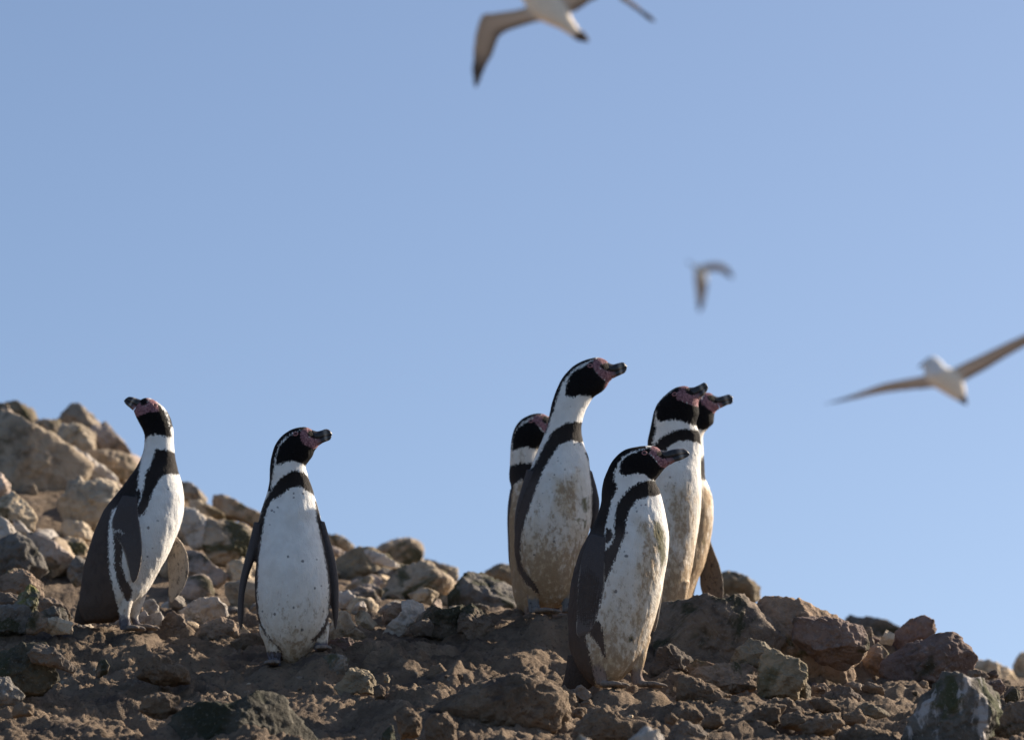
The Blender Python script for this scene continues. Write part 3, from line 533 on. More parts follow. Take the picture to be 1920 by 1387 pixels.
def cattr(me, name, val):
    a = me.attributes.new(name, 'FLOAT_COLOR', 'POINT')
    v = np.ones((len(val), 4), np.float32); v[:, :3] = val; a.data.foreach_set('color', v.ravel())
def nearest(src, q, k=3):
    kd = KDTree(len(src))
    for i, v in enumerate(src): kd.insert(v, i)
    kd.balance(); idx = np.empty((len(q), k), int); dd = np.empty((len(q), k))
    for i, v in enumerate(q):
        for j, (_, ix, d) in enumerate(kd.find_n(v, k)): idx[i, j] = ix; dd[i, j] = d
    return idx, dd

def feather_material():
    t = NT('penguin_feathers'); p = t.pos()
    dk, pk, dirt, grn, pw = t.attr('dk'), t.attr('pk'), t.attr('dirt'), t.attr('grn'), t.attr('pw')
    bkc, pc = t.attr('bk', 'Color'), t.attr('pc', 'Color')
    st = t.stretch(p, (1, 1, .55))
    n1 = t.noise(230, 3, .6, st); n2 = t.noise(520, 2, .6, st); n3 = t.noise(30, 3, .5, p)
    jag = t.math('ADD', t.math('MULTIPLY_ADD', n1, 14., -7.), t.math('MULTIPLY_ADD', n2, 8., -4.))
    m = t.ramp(t.math('ADD', dk, jag), -1.3, 1.3)
    # soiling on the white; its smooth cream tint also paints in warm ground bounce
    s1 = t.noise(26, 5, .7, t.stretch(p, (1, 1, .5)), .3); s2 = t.noise(75, 4, .7, t.stretch(p, (1, 1, .6)))
    wht = t.mix(t.ramp(n3, .3, .7), (.86, .85, .82), (.76, .745, .715))
    wht = t.mix(t.math('MULTIPLY', dirt, t.ramp(s1, .30, .62, .5, 1.)), wht, (.56, .44, .295))
    wht = t.mix(t.math('MULTIPLY', t.ramp(dirt, .6, 1.25, 0, .7), t.ramp(s2, .30, .6, .3, 1.)), wht, (.34, .225, .12))
    d2 = t.math('SUBTRACT', t.math('MULTIPLY_ADD', dirt, .30, s2), .15)
    wht = t.mix(t.math('MULTIPLY', t.ramp(d2, .50, .72, 0, .75), t.ramp(dirt, .02, .45)), wht, (.30, .21, .13))
    wht = t.mix(t.ramp(t.math('ADD', grn, t.math('MULTIPLY_ADD', s2, 16., -9.)), -3., 4., 0, .85), wht, (.085, .080, .028))
    blk = t.mix(t.ramp(n2, .55, .75, 0, .25), bkc, (.07, .06, .055))
    blk = t.mix(t.ramp(n1, .62, .8, 0, .3), blk, (.08, .07, .06))
    wht = t.mix(t.ramp(t.math('ADD', t.attr('sp'), t.math('MULTIPLY_ADD', n2, 3., -1.5)), -.8, .8, 0, .72), wht, (.05, .045, .05))
    blk = t.mix(t.ramp(t.noise(38, 5, .65, t.stretch(p, (1, 1, .6))), .42, .68, 0, .5), blk, t.mix(.5, bkc, (.012, .011, .013)))
    c = t.mix(m, wht, blk)
    pm = t.ramp(t.math('ADD', pk, t.math('MULTIPLY_ADD', n1, 12., -5.6)), -1.2, 1.2)
    pinkc = t.mix(t.ramp(t.noise(210, 3, .6, p), .40, .62), (.15, .068, .078), (.37, .19, .20))
    c = t.mix(pm, c, pinkc)
    mot = t.ramp(t.noise(120, 4, .7, t.stretch(p, (1, 1, .5))), .5, .68)
    pcc = t.mix(t.math('MULTIPLY', mot, t.attr('mot')), pc, (.03, .026, .025))
    pcc = t.mix(t.ramp(n2, .5, .8, 0, .3), pcc, (.2, .18, .17))
    c = t.mix(pw, c, pcc)
    t.v(t.b.inputs['Base Color'], c); t.v(t.b.inputs['Roughness'], .75)
    t.b.inputs['Specular IOR Level'].default_value = .10
    t.b.inputs['Sheen Weight'].default_value = .0; t.b.inputs['Sheen Roughness'].default_value = .45
    n = t.bump(t.noise(330, 3, .6, t.stretch(p, (1, 1, .35))), .003, 1.); n = t.bump(t.noise(60, 4, .6, t.stretch(p, (1, 1, .5))), .005, .55, n)
    t.v(t.b.inputs['Normal'], n); return t.m
FEATHER = feather_material()
def simple_vc(name, rough_, bump_d, sc, spec=.5):
    t = NT(name); p = t.pos(); c = t.attr('pc', 'Color'); n = t.noise(sc, 4, .65, p)
    c = t.mix(t.ramp(n, .5, .75, 0, .35), c, (.20, .18, .16)); t.v(t.b.inputs['Base Color'], c)
    t.v(t.b.inputs['Roughness'], rough_); t.b.inputs['Specular IOR Level'].default_value = spec
    t.v(t.b.inputs['Normal'], t.bump(n, bump_d, .7)); return t.m
BILL = simple_vc('horny_bill', .38, .0015, 260)
PLUME = simple_vc('seabird_plumage', .8, .003, 60, .25)
def flat(name, col, r, spec=.5):
    t = NT(name); p = t.pos(); t.v(t.b.inputs['Base Color'], t.mix(t.ramp(t.noise(300, 2, .5, p), .35, .65), col, tuple(x*.7 for x in col)))
    t.v(t.b.inputs['Roughness'], r); t.b.inputs['Specular IOR Level'].default_value = spec; return t.m
EYE = flat('dark_eye', (.035, .010, .008), .12); RING = flat('pink_eye_skin', (.40, .17, .17), .5)

def foot_pieces(base, yaw, L=.05, webs=True):
    """world-space webbed foot: base = point under the ankle, yaw = heading of the toes"""
    V = []; F4 = []
    def tube(pts, rad, flat_=.7):
        n0 = len(V); N = 10
        for (p_, r) in zip(pts, rad):
            for j in range(N):
                a = 2*math.pi*j/N; V.append((p_[0]+r*math.cos(a)*-math.sin(yy), p_[1]+r*math.cos(a)*math.cos(yy), p_[2]+r*flat_*math.sin(a)))
        for i in range(len(pts)-1):
            for j in range(N): F4.append((n0+i*N+j, n0+i*N+(j+1) % N, n0+(i+1)*N+(j+1) % N, n0+(i+1)*N+j))
        F4.append(tuple(n0+j for j in range(N))[::-1]); F4.append(tuple(n0+(len(pts)-1)*N+j for j in range(N)))
    bx, by, bz = base
    for sp_, ln in ((-.42, .86), (0, 1), (.42, .9)):
        yy = yaw+sp_; dx, dy = math.cos(yy), math.sin(yy)
        pr = [(-.012, .013, .012), (.0, .015, .0145), (.35, .012, .0105), (.6, .0115, .0105), (.85, .009, .0085), (1.0, .007, .006), (1.12, .003, .0018)]
        tube([(bx+dx*(f*L*ln), by+dy*f*L*ln, bz+h*.75) for f, h, r in pr], [r for f, h, r in pr])
    for a, b in ((-.42, 0), (0, .42)):
        n0 = len(V); q = []
        for z in (.0012, .0065):
            V.append((bx, by, bz+z)); 
            for aa, f in ((a, .72), ((a+b)/2, .60), (b, .78)): V.append((bx+math.cos(yaw+aa)*L*f, by+math.sin(yaw+aa)*L*f, bz+z))
        F4.extend([(n0, n0+3, n0+2, n0+1), (n0+4, n0+5, n0+6, n0+7)])
        for j in range(4): F4.append((n0+j, n0+(j+1) % 4, n0+4+(j+1) % 4, n0+4+j))
    return np.array(V), F4

def penguin(D):
    ox, oy, s = D['crop']; Y0 = D['Y']
    def W(z):   # zoom space -> world
        z = np.asarray(z, float); return P(ox+z[:, 0]/s, oy+z[:, 1]/s, Y0-z[:, 2]/s*Y0/F)
    allV = []; F4 = []; F3 = []; LU = []; PART = []; AUX = []
    def add(Vw, f4, f3, lu, part, aux):
        n0 = sum(len(v) for v in allV); allV.append(Vw); F4.extend([tuple(n0+i for i in f) for f in f4]); F3.extend([tuple(n0+i for i in f) for f in f3])
        LU.append(lu); PART.append(np.full(len(Vw), part)); AUX.append(aux)
    # torso, neck and head
    M, N = 230, 120
    V, R, th, f4, f3 = loft(D['rings'], M, N, 2.12)
    nr = len(D['rings']); ab, ah, i0, i1 = D['alpha']
    # ring index of each sample (by nearest key ring position)
    key = np.array([[(r[0]+r[2])/2, (r[1]+r[3])/2] for r in D['rings']]); cs = np.r_[0, np.cumsum(np.linalg.norm(np.diff(key, axis=0), axis=1))]
    ri = np.interp(np.linspace(0, cs[-1], M), cs, np.arange(nr))
    t = np.clip((ri-i0)/(i1-i0), 0, 1); t = t*t*(3-2*t); al = np.radians(ab+(ah-ab)*t)
    A, B = R[:, 0:2], R[:, 2:4]; C = (A+B)/2; E = (B-A)/2
    T = np.broadcast_to(th[None], (M, N)); far = np.sin(T) < -1e-6
    Tm = 2*al[:, None]-T; back = far & (np.sin(Tm) < -.12)
    Tu = np.where(far, Tm, T)
    lu = C[:, None]+np.cos(Tu)[..., None]*E[:, None]
    lu = np.concatenate([lu, back[..., None]*1.], -1).reshape(-1, 3)
    lu = np.vstack([lu, [[*C[0], 0], [*C[-1], 0]]])
    hd = np.repeat(np.clip((ri-(i0))/(i1-i0), 0, 1), N); hd = np.r_[hd, 0, 1]
    add(W(V), f4, f3, lu, 0, hd)
    for k, (part, rings, pw_) in enumerate(D.get('limbs', [])):
        V, R, th2, f4, f3 = loft(rings, 60, 40, pw_)
        u = np.r_[np.repeat(np.linspace(0, 1, 60), 40), 0, 1]
        l3 = np.column_stack([V[:, 0], V[:, 1], np.r_[np.tile(np.cos(th2), 60), 0, 0]])
        add(W(V), f4, f3, l3, part, u)
    for (zx, zy, off, yaw, L) in D.get('feet', []):
        b = W([(zx, zy, off)])[0]; FEET.append((b[0]+math.cos(yaw)*L*.4, b[1]+math.sin(yaw)*L*.4, b[2]-.004))
        Vf, ff = foot_pieces(b, yaw, L); add(Vf, ff, [], np.column_stack([np.full((len(Vf), 2), [zx, zy]), np.zeros(len(Vf))]), 3, np.ones(len(Vf)))
    V = np.vstack(allV); LU = np.vstack(LU); PART = np.concatenate(PART); AUX = np.concatenate(AUX)
    base = W([D['base']])[0]
    o = remeshed('body', V-base, F4, F3, .0025, 3)
    me = o.data; q = verts(me); idx, dd = nearest(V-base, q, 3)
    wt = 1/(dd+2e-4)**2; wt /= wt.sum(1)[:, None]
    part = PART[idx[:, 0]]; same = PART[idx] == part[:, None]; wt = wt*same; wt /= wt.sum(1)[:, None]
    lu = (LU[idx]*wt[..., None]).sum(1); aux = (AUX[idx]*wt).sum(1)
    g = lu[:, :2]
    dk = np.full(len(g), -30.)
    for pl in D['black']: dk = np.maximum(dk, sdf(pl, g)/s)
    for pl in D.get('white', []): dk = np.minimum(dk, -sdf(pl, g)/s)
    dk = dk+1.6*np.clip((aux-.3)/.3, 0, 1)*(part == 0)
    spt = np.full(len(g), -30.)
    for (x, y, r) in D.get('spots', []): spt = np.maximum(spt, (r-np.hypot(g[:, 0]-x, g[:, 1]-y))/s)
    spt = np.where((lu[:, 2] > .5) & (part == 0) | (part != 0), -30, spt)
    dk = np.where((lu[:, 2] > .5) & (part == 0), 20, dk)
    pk = np.full(len(g), -30.)
    for pl in D['pink']: pk = np.maximum(pk, sdf(pl, g)/s)
    ra, rb = np.array(D['rings'][-1][:2], float), np.array(D['rings'][-1][2:4], float); e_ = rb-ra
    tt = np.clip((g-ra)@e_/(e_@e_), 0, 1); db = np.linalg.norm(g-ra-tt[:, None]*e_, axis=1)/s
    pk = np.maximum(pk, np.minimum(16-db, 2.-dk))
    pk = np.where(part == 0, pk, -30.)
    gr = np.full(len(g), -40.)
    for pl in D.get('green', []): gr = np.maximum(gr, sdf(pl, g)/s)
    o0 = oy*.013
    ds, y0, y1, dmin = D['dirt']; dirt = dmin+np.clip((g[:, 1]-y0)/(y1-y0), 0, 1)**1.3*(ds-dmin)  # grows down the body: soiling plus warm bounce light put into the colour
    for pl, am in D.get('dirtpoly', []): dirt = np.maximum(dirt, am*np.clip(.45+(sdf(pl, g)/s+9*fbm(q*22+o0, 3))/34, 0, 1))
    hh = aux*(part == 0)
    ybot = D['base'][1]; low = np.clip((g[:, 1]-D['mid'])/(ybot-D['mid']), 0, 1)
    bk = np.array([.074, .060, .055])[None]*(1-hh)[:, None]+np.array([.013, .010, .010])[None]*hh[:, None]
    bk = bk*(1-low[:, None]*.6)+np.array([.125, .078, .050])[None]*low[:, None]*.6
    upb = np.clip((D['mid']-30-g[:, 1])/80, 0, 1)[:, None]*.62; bk = bk*(1-upb)
    pcol = np.zeros((len(g), 3)); pw = np.zeros(len(g)); mot = np.zeros(len(g))
    # parts: 0 body, 1 dark flipper, 2 pale flipper underside, 3 foot, 4 leg, 5 tail, 6 dark mottled flipper underside
    a = aux
    rim = np.clip((abs(lu[:, 2])-.90)/.06, 0, 1)*np.clip((a-.25)/.15, 0, 1); rim = np.where((part == 1) | (part == 2) | (part == 6), rim, 0)[:, None]
    m1 = part == 1; pcol[m1] = [.076, .067, .068]; pcol[m1] += a[m1, None]**2*np.array([.05, .035, .022]); pw[m1] = 1
    m2 = part == 2; pcol[m2] = [.42, .34, .26]; pw[m2] = 1; mot[m2] = .75
    m6 = part == 6; pcol[m6] = [.15, .115, .085]; pw[m6] = 1; mot[m6] = 1
    pcol = pcol*(1-rim)+np.array([.30, .26, .22])*rim
    m3 = part == 3; pcol[m3] = [.23, .19, .16]; pw[m3] = 1; mot[m3] = .55
    m5 = part == 5; pcol[m5] = [.060, .045, .038]; pw[m5] = 1; mot[m5] = .5
    m4 = part == 4; sh = np.clip((a-.62)/.12+ (pn(q*90)*.8), 0, 1); pcol[m4] = D.get('legc', [.25, .18, .145]); pw[m4] = sh[m4]; mot[m4] = .9
    for nme, val in (('dk', dk), ('sp', spt), ('pk', pk), ('grn', gr), ('dirt', dirt), ('pw', pw), ('mot', mot)): fattr(me, nme, val)
    cattr(me, 'bk', bk); cattr(me, 'pc', pcol)
    nn = np.empty(len(q)*3, np.float32); me.vertices.foreach_get('normal', nn); nn = nn.reshape(-1, 3)
    o_ = D['Y']*7.3+ox*.01; dv = .0022*fbm(q*np.array([14, 14, 9])+o_, 2)+.0008*fbm(q*np.array([75, 75, 32])+o_, 2)
    dv = dv*np.where(part == 0, 1-.75*np.clip((aux-.5)*2, 0, 1), .25)
    me.vertices.foreach_set('co', (q+nn*dv[:, None]).astype(np.float32).ravel()); me.update()
    me.materials.append(FEATHER)
    root = bpy.data.objects.new('penguin', None); COL.objects.link(root); root.location = base; root.empty_display_size = .1
    o.parent = root; tag(root, D['label'], 'penguin', 'penguins standing on the rocky slope')
    # bill: two mandibles with a groove between them
    bt = [(r[0], r[1], r[2], r[3], r[4]) for r in D['bill']]; VV = []; G4 = []; G3 = []; pc2 = []
    flip = D.get('flip', False)
    for lo, hi, sc, endc in ((0, .63, 1., 1.), (.50, 1., .90, .93)):
        rr = []
        for k, r in enumerate(bt):
            T_, B_ = (np.array(r[2:4]), np.array(r[0:2])) if flip else (np.array(r[0:2]), np.array(r[2:4]))
            a_ = T_+(B_-T_)*lo; b_ = T_+(B_-T_)*hi
            rr.append((*a_, *b_, r[4]*sc))
        V2, R2, _, g4, g3 = loft(rr, 46, 32, 2.2)
        n0 = len(VV); VV.extend(W(V2)-base); G4 += [tuple(n0+i for i in f) for f in g4]; G3 += [tuple(n0+i for i in f) for f in g3]
        u = np.r_[np.repeat(np.linspace(0, 1, 46), 32), 0, 1]; fr = np.r_[np.tile(np.linspace(0, 1, 32), 46), 0, 0]
        c_ = np.tile([.020, .017, .018], (len(u), 1))
        bd = np.exp(-((u-D.get('band', .62))/.085)**2)*np.clip(.85+.9*pn(np.column_stack([u*9, fr*7, fr*0+lo*5])), 0, 1)
        c_ = c_*(1-bd[:, None])+np.array([.36, .31, .26])*bd[:, None]
        if lo:
            k = np.clip(1-u/.30, 0, 1)**.6; c_ = c_*(1-k[:, None])+np.array([.30, .14, .135])*k[:, None]
        pc2.append(c_)
    b = spiral_mesh('bill', VV, G4, G3, BILL)
    bm = bmesh.new(); bm.from_mesh(b.data); bmesh.ops.recalc_face_normals(bm, faces=bm.faces); bm.to_mesh(b.data); bm.free()
    cattr(b.data, 'pc', np.vstack(pc2)); b.parent = root
    # eyes on both sides of the head
    bv = BVHTree.FromPolygons([tuple(v) for v in q], [tuple(p_.vertices) for p_ in me.polygons])
    ex, ey = D['eye']; c0 = W([(ex, ey, 0)])[0]-base
    for sgn in (-1, 1):
        hit = bv.ray_cast(Vector(c0+np.array([0, sgn*.3, 0])), Vector((0, -sgn, 0)))
        if hit[0] is None: continue
        bm = bmesh.new(); bmesh.ops.create_uvsphere(bm, u_segments=20, v_segments=12, radius=.0044)
        m_ = bpy.data.meshes.new('eye'); bm.to_mesh(m_); bm.free(); m_.materials.append(EYE)
        for p_ in m_.polygons: p_.use_smooth = True
        e = bpy.data.objects.new('eye', m_); COL.objects.link(e); e.parent = root
        nrm = hit[1]; e.location = hit[0]-nrm*.0022
        N1, N2 = 28, 10; vv = []
        for i in range(N1):
            for j in range(N2):
                a1, a2 = 2*math.pi*i/N1, 2*math.pi*j/N2; r_ = .0062+.0014*math.cos(a2)
                vv.append((r_*math.cos(a1), r_*math.sin(a1), .0015*math.sin(a2)))
        ff = [(i*N2+j, ((i+1) % N1)*N2+j, ((i+1) % N1)*N2+(j+1) % N2, i*N2+(j+1) % N2) for i in range(N1) for j in range(N2)]
        rg = mesh('eye_ring', np.array(vv), np.array(ff), RING); rg.parent = e
        rg.rotation_euler = nrm.to_track_quat('Z', 'Y').to_euler(); rg.location = nrm*.0022
    return root
# ------------------------------------------------------------------ the seven penguins (traced in crops of the photo)
def ring_spots(seed, x0, x1, y0, y1, n, r=3.2):
    rs = np.random.RandomState(seed); return [(rs.uniform(x0, x1), rs.uniform(y0, y1), rs.uniform(.6, 1.3)*r) for _ in range(n)]
def make_penguins():
    # leftmost: body to the right, head turned back to the left
    penguin(dict(crop=(120, 720, 2.832), Y=12.4, base=(300, 1300, 0), mid=700, eye=(487, 124), flip=True, legc=[.14, .13, .145],
     label='leftmost penguin, body turned to the right and head looking back up to the left',
     alpha=(38, 180, 11, 15), dirt=(.55, 700, 1200, .03), band=.45,
     rings=[(170,1268,262,1262,30),(110,1252,320,1232,85),(80,1180,385,1165,120),(85,1110,440,1110,140),(100,1010,495,1010,155),(120,915,548,915,165),
      (148,820,592,815,168),(182,730,625,725,165),(225,650,638,640,155),(285,578,632,560,138),(340,500,612,485,115),(390,435,600,430,95),
      (420,375,590,375,82),(430,310,583,325,76),(428,270,582,275,76),(415,235,577,225,76),(393,195,563,175,74),(379,165,535,130,70),
      (374,152,475,82,56),(372,148,430,72,42),(370,142,405,84,30)],
     bill=[(366,140,412,84,30),(350,126,388,76,25),(335,114,366,69,20),(323,100,345,67,14),(318,88,328,76,7)],
     limbs=[
      (1,[(310,590,385,600,22,128,150),(282,650,388,660,22,132,172),(260,720,398,730,16,132,178),(260,780,408,790,13,138,180),(298,840,414,850,11,160,180),
          (325,900,414,910,9,170,178),(342,970,406,975,8,168,172),(352,1025,388,1035,6,165,166),(362,1055,368,1056,3,163)],2.6),
      (2,[(540,790,590,800,14,-50),(545,850,630,845,13,-70),(550,900,655,900,11,-85),(548,950,663,950,10,-90),(552,1000,663,1000,9,-92),(554,1050,650,1050,8,-90),(552,1100,625,1100,7,-85),(556,1140,592,1138,5,-80),(566,1162,572,1162,3,-78)],2.6),
      (4,[(250,1080,380,1080,60,60),(262,1140,372,1130,48,75),(280,1190,356,1190,34,82),(290,1230,350,1230,24,85),(292,1270,354,1270,20,86),(296,1305,372,1305,18,88)],2),
      (4,[(340,1110,440,1110,50,0),(345,1160,428,1150,38,0),(348,1200,410,1195,26,0),(350,1235,395,1238,18,0),(362,1268,404,1272,17,0),(372,1300,412,1300,16,0)],2),
      (5,[(75,1150,220,1180,70,-20),(62,1205,200,1235,46,-24),(54,1245,150,1268,22,-28),(50,1262,100,1278,8,-30)],2.2)],
     feet=[(335,1312,84,-.35,.052),(395,1306,0,-.1,.056)],
     black=[
      [(425,350),(412,400),(402,460),(392,540),(378,640),(382,700),(300,640),(262,670),(243,740),(238,860),(244,1000),(262,1090),(285,1180),(305,1260),(300,1340),(-40,1340),(-40,900),(300,380)],
      [(263,790),(268,900),(268,980),(285,1050),(310,1110),(330,1155),(352,1150),(362,1090),(342,1050),(318,1010),(304,950),(312,880),(324,830),(305,790)],
      [(490,345),(540,348),(590,365),(640,400),(640,480),(570,480),(530,480),(500,520),(470,570),(455,620),(425,690),(398,702),(382,665),(410,600),(425,540),(432,480),(460,430),(472,390)],
      [(378,568),(395,552),(410,570),(400,620),(383,650)],
      [(360,166),(400,158),(450,142),(468,122),(478,100),(500,112),(525,140),(548,190),(560,240),(566,278),(530,272),(490,262),(450,270),(432,288),(430,305),(380,300),(350,200)],
      [(395,70),(410,60),(440,70),(446,104),(425,116),(405,112)],
      [(465,60),(475,74),(515,92),(542,128),(558,175),(566,222),(640,240),(600,60)]],
     spots=[(551,557,5),(447,762,8),(498,725,5),(442,915,6),(562,690,4),(505,840,3),(470,870,3)]+ring_spots(1, 400, 560, 900, 1080, 9, 2.5),
     pink=[[(360,140),(400,112),(425,116),(447,106),(450,80),(478,80),(495,100),(500,140),(470,150),(462,138),(440,150),(395,172),(365,165)]]))
    # second: facing the camera, head to the right
    penguin(dict(crop=(420, 780, 2.831), Y=12.05, base=(370, 1320, 0), mid=700, eye=(382, 105), legc=[.14, .13, .15],
     label='second penguin from the left, standing alone and facing us with a clean white belly',
     alpha=(80, 0, 11, 15), dirt=(.9, 700, 1300, .05),
     rings=[(350,1322,405,1322,22,-10),(300,1292,440,1288,66,0),(250,1232,485,1228,108,10),(208,1162,530,1158,142,20),(182,1080,556,1075,165,25),(165,970,566,965,178,25),(164,860,560,855,180,20),
      (170,750,548,745,175,10),(180,650,532,645,160,0),(188,560,518,560,140,-8),(202,490,500,490,118,-10),(222,420,480,425,98,-8),(238,360,460,360,82,-5),(243,300,440,305,76),
      (247,250,433,266,74),(256,200,445,246,74),(273,150,468,215,74),(308,104,480,185,70),(360,70,490,172,60),(415,57,495,164,48),(450,62,500,160,38),(470,74,502,156,30)],
     bill=[(466,72,500,158,28),(492,80,518,146,23),(515,76,533,138,18),(540,68,550,132,15),(560,74,564,124,12),(574,92,570,112,7)],
     limbs=[
      (1,[(160,560,205,575,40,0),(138,650,190,655,44,0),(112,750,166,752,46,0),(88,850,130,852,44,0),(75,950,110,952,38,0),(73,1040,104,1042,30,0),(78,1100,98,1102,18,0),(88,1135,92,1136,5,0)],2.3),
      (1,[(495,550,535,560,40,0),(520,650,560,650,44,0),(540,750,588,750,46,0),(556,850,604,850,44,0),(567,950,610,950,38,0),(574,1040,609,1040,30,0),(581,1100,602,1100,16,0),(588,1135,592,1136,5,0)],2.3),
      (4,[(185,1100,300,1150,60,60),(190,1150,298,1170,55,65),(212,1200,300,1212,42,68),(226,1250,302,1252,32,70),(233,1300,300,1300,26,72),(232,1325,305,1325,22,74)],2),
      (4,[(460,1110,560,1090,60,55),(468,1150,560,1130,50,58),(470,1190,552,1185,38,60),(475,1220,550,1218,26,62),(480,1245,548,1245,22,64)],2),
      (5,[(280,1200,460,1200,50,-110),(300,1270,440,1270,32,-130),(320,1325,420,1325,14,-140)],2.2)],
     feet=[(268,1330,76,-1.75,.05),(515,1252,66,-1.35,.05)],
     black=[
      [(282,256),(281,205),(300,158),(332,120),(365,98),(400,80),(420,68),(440,80),(425,95),(412,110),(420,130),(440,152),(470,168),(500,165),(520,200),(470,230),(440,266),(415,247),(370,233),(330,238),(300,252)],
      [(248,400),(256,310),(268,220),(292,148),(325,108),(364,86),(414,69),(440,66),(440,20),(180,20),(180,400)],
      [(428,75),(455,72),(480,80),(510,95),(510,125),(475,122),(445,105)],
      [(470,360),(440,318),(400,296),(380,290),(330,308),(290,340),(250,390),(220,440),(200,500),(180,560),(150,600),(140,700),(130,850),(140,950),(150,1040),(190,1115),(240,1185),(300,1225),(305,1250),(285,1232),(238,1168),(203,1110),(184,1040),(176,950),(180,850),(192,700),(207,620),(217,560),(232,490),(250,450),(300,420),(340,390),(380,375),(410,380),(440,400),(500,440),(500,380)],
      [(480,450),(492,560),(512,640),(532,740),(545,830),(553,930),(550,1040),(530,1105),(490,1160),(462,1185),(470,1200),(530,1152),(562,1080),(640,900),(600,600),(540,470)],
      [(160,1250),(310,1250),(320,1350),(220,1350)]],
     spots=[(340,745,7),(417,768,8),(480,912,6),(513,900,5),(208,1035,6),(272,1050,8),(370,1015,7),(523,1035,5),(415,1135,8),(380,1115,4),(370,410,5),(370,432,5),(418,412,6),(245,575,4),(255,500,6),(268,508,5),(285,483,5),(490,760,4),(540,960,3)],
     dirtpoly=[([(330,520),(440,530),(440,570),(330,560)],.55),([(290,1180),(460,1180),(440,1340),(300,1340)],.95),([(320,590),(430,560),(420,600),(330,640)],.3)],
     pink=[[(403,88),(430,66),(455,66),(442,90),(440,110),(480,142),(510,150),(510,165),(470,170),(432,152),(412,130)]]))
    # tall one of the group
    penguin(dict(crop=(920, 650, 2.618), Y=12.4, base=(260, 1300, 0), mid=700, eye=(487, 105), legc=[.17, .17, .17],
     label='tallest penguin of the group with long neck stretched up and to the right, soiled belly',
     alpha=(75, 0, 11, 15), dirt=(1.1, 520, 1100, .12),
     rings=[(230,1280,330,1280,30,0),(190,1235,390,1235,80,5),(152,1160,420,1160,120,12),(128,1070,440,1060,145,18),(118,980,465,960,158,20),(122,890,490,880,165,18),(135,800,499,790,165,14),(155,715,499,700,158,8),
      (180,640,492,620,145,0),(208,570,480,550,125,-5),(235,500,460,490,102,-6),(262,430,447,430,84,-4),(280,375,447,385,76,0),(291,320,460,335,72),(303,265,480,290,72),(325,205,507,248,72),(358,145,548,220,72),(410,92,572,192,68),
      (470,63,580,175,58),(525,52,590,165,46),(562,64,597,158,34),(574,74,600,154,28)],
     bill=[(570,74,600,156,27),(600,86,620,146,22),(630,79,642,136,18),(652,77,657,128,14),(670,95,667,114,7)],
     limbs=[
      (1,[(178,600,225,620,30,45),(152,690,206,700,34,45),(130,760,186,775,32,38),(118,830,165,845,28,20),(116,900,150,915,22,0),(122,970,146,980,14,-20),(128,1010,140,1015,6,-30)],2.3),
      (1,[(460,600,498,610,28,-20),(480,690,520,690,30,-30),(492,750,533,752,28,-34),(495,800,532,800,24,-36),(492,860,520,860,18,-38),(486,920,505,920,10,-38)],2.3),
      (4,[(135,1060,250,1090,60,55),(148,1130,245,1160,54,62),(162,1180,238,1200,40,66),(178,1220,235,1228,26,68),(183,1262,240,1264,22,70),(188,1305,256,1305,20,72)],2),
      (4,[(330,1080,440,1060,60,40),(335,1160,430,1150,46,42),(345,1220,410,1220,28,42),(350,1270,400,1275,22,42),(350,1300,405,1300,20,42)],2),
      (5,[(200,1180,380,1180,50,-110),(220,1250,360,1250,30,-130),(240,1300,330,1300,14,-140)],2.2)],
     feet=[(222,1312,74,-.3,.068),(375,1305,42,-.4,.05)],
     black=[
      [(110,640),(200,560),(238,480),(268,425),(284,385),(300,330),(318,265),(345,190),(372,148),(405,110),(445,84),(500,63),(515,56),(500,20),(250,20),(60,500)],
      [(372,235),(375,190),(388,150),(410,125),(450,105),(485,84),(515,62),(532,70),(503,95),(512,117),(532,140),(560,165),(600,165),(600,200),(545,240),(508,262),(490,238),(440,232),(400,245)],
      [(528,88),(560,78),(610,80),(620,120),(600,128),(570,120),(545,108)],
      [(330,395),(380,372),(440,368),(500,380),(500,460),(430,472),(400,460),(370,470),(340,480),(310,520),(280,570),(255,620),(235,670),(215,720),(190,800),(170,870),(155,930),(150,1000),(152,1060),(175,1110),(210,1150),(235,1190),(240,1218),(215,1200),(165,1150),(135,1100),(118,1050),(80,980),(80,900),(95,800),(110,740),(150,660),(215,580),(240,530),(270,470),(300,420)],
      [(462,520),(484,580),(494,700),(496,800),(488,900),(560,900),(560,500)]],
     spots=[(392,293,3),(330,560,3),(365,602,4),(313,628,4),(303,715,4),(310,955,6),(215,1020,5),(172,970,4),(330,545,3),(290,650,3),(440,480,4),(410,480,4)]+ring_spots(3, 180, 460, 560, 1100, 22, 2.6),
     dirtpoly=[([(300,640),(440,600),(470,760),(460,900),(340,860),(290,740)],.95),([(230,1080),(430,1000),(420,1250),(240,1260)],.95)],
     green=[[(445,745),(475,730),(482,800),(460,825),(440,790)],[(450,845),(470,850),(466,895),(450,880)],[(410,845),(440,840),(430,870)]],
     pink=[[(495,92),(512,62),(545,50),(580,66),(575,80),(545,80),(535,98),(560,122),(605,140),(605,158),(570,168),(540,150),(525,130),(508,108)],[(565,180),(580,170),(580,200),(560,215)]]))
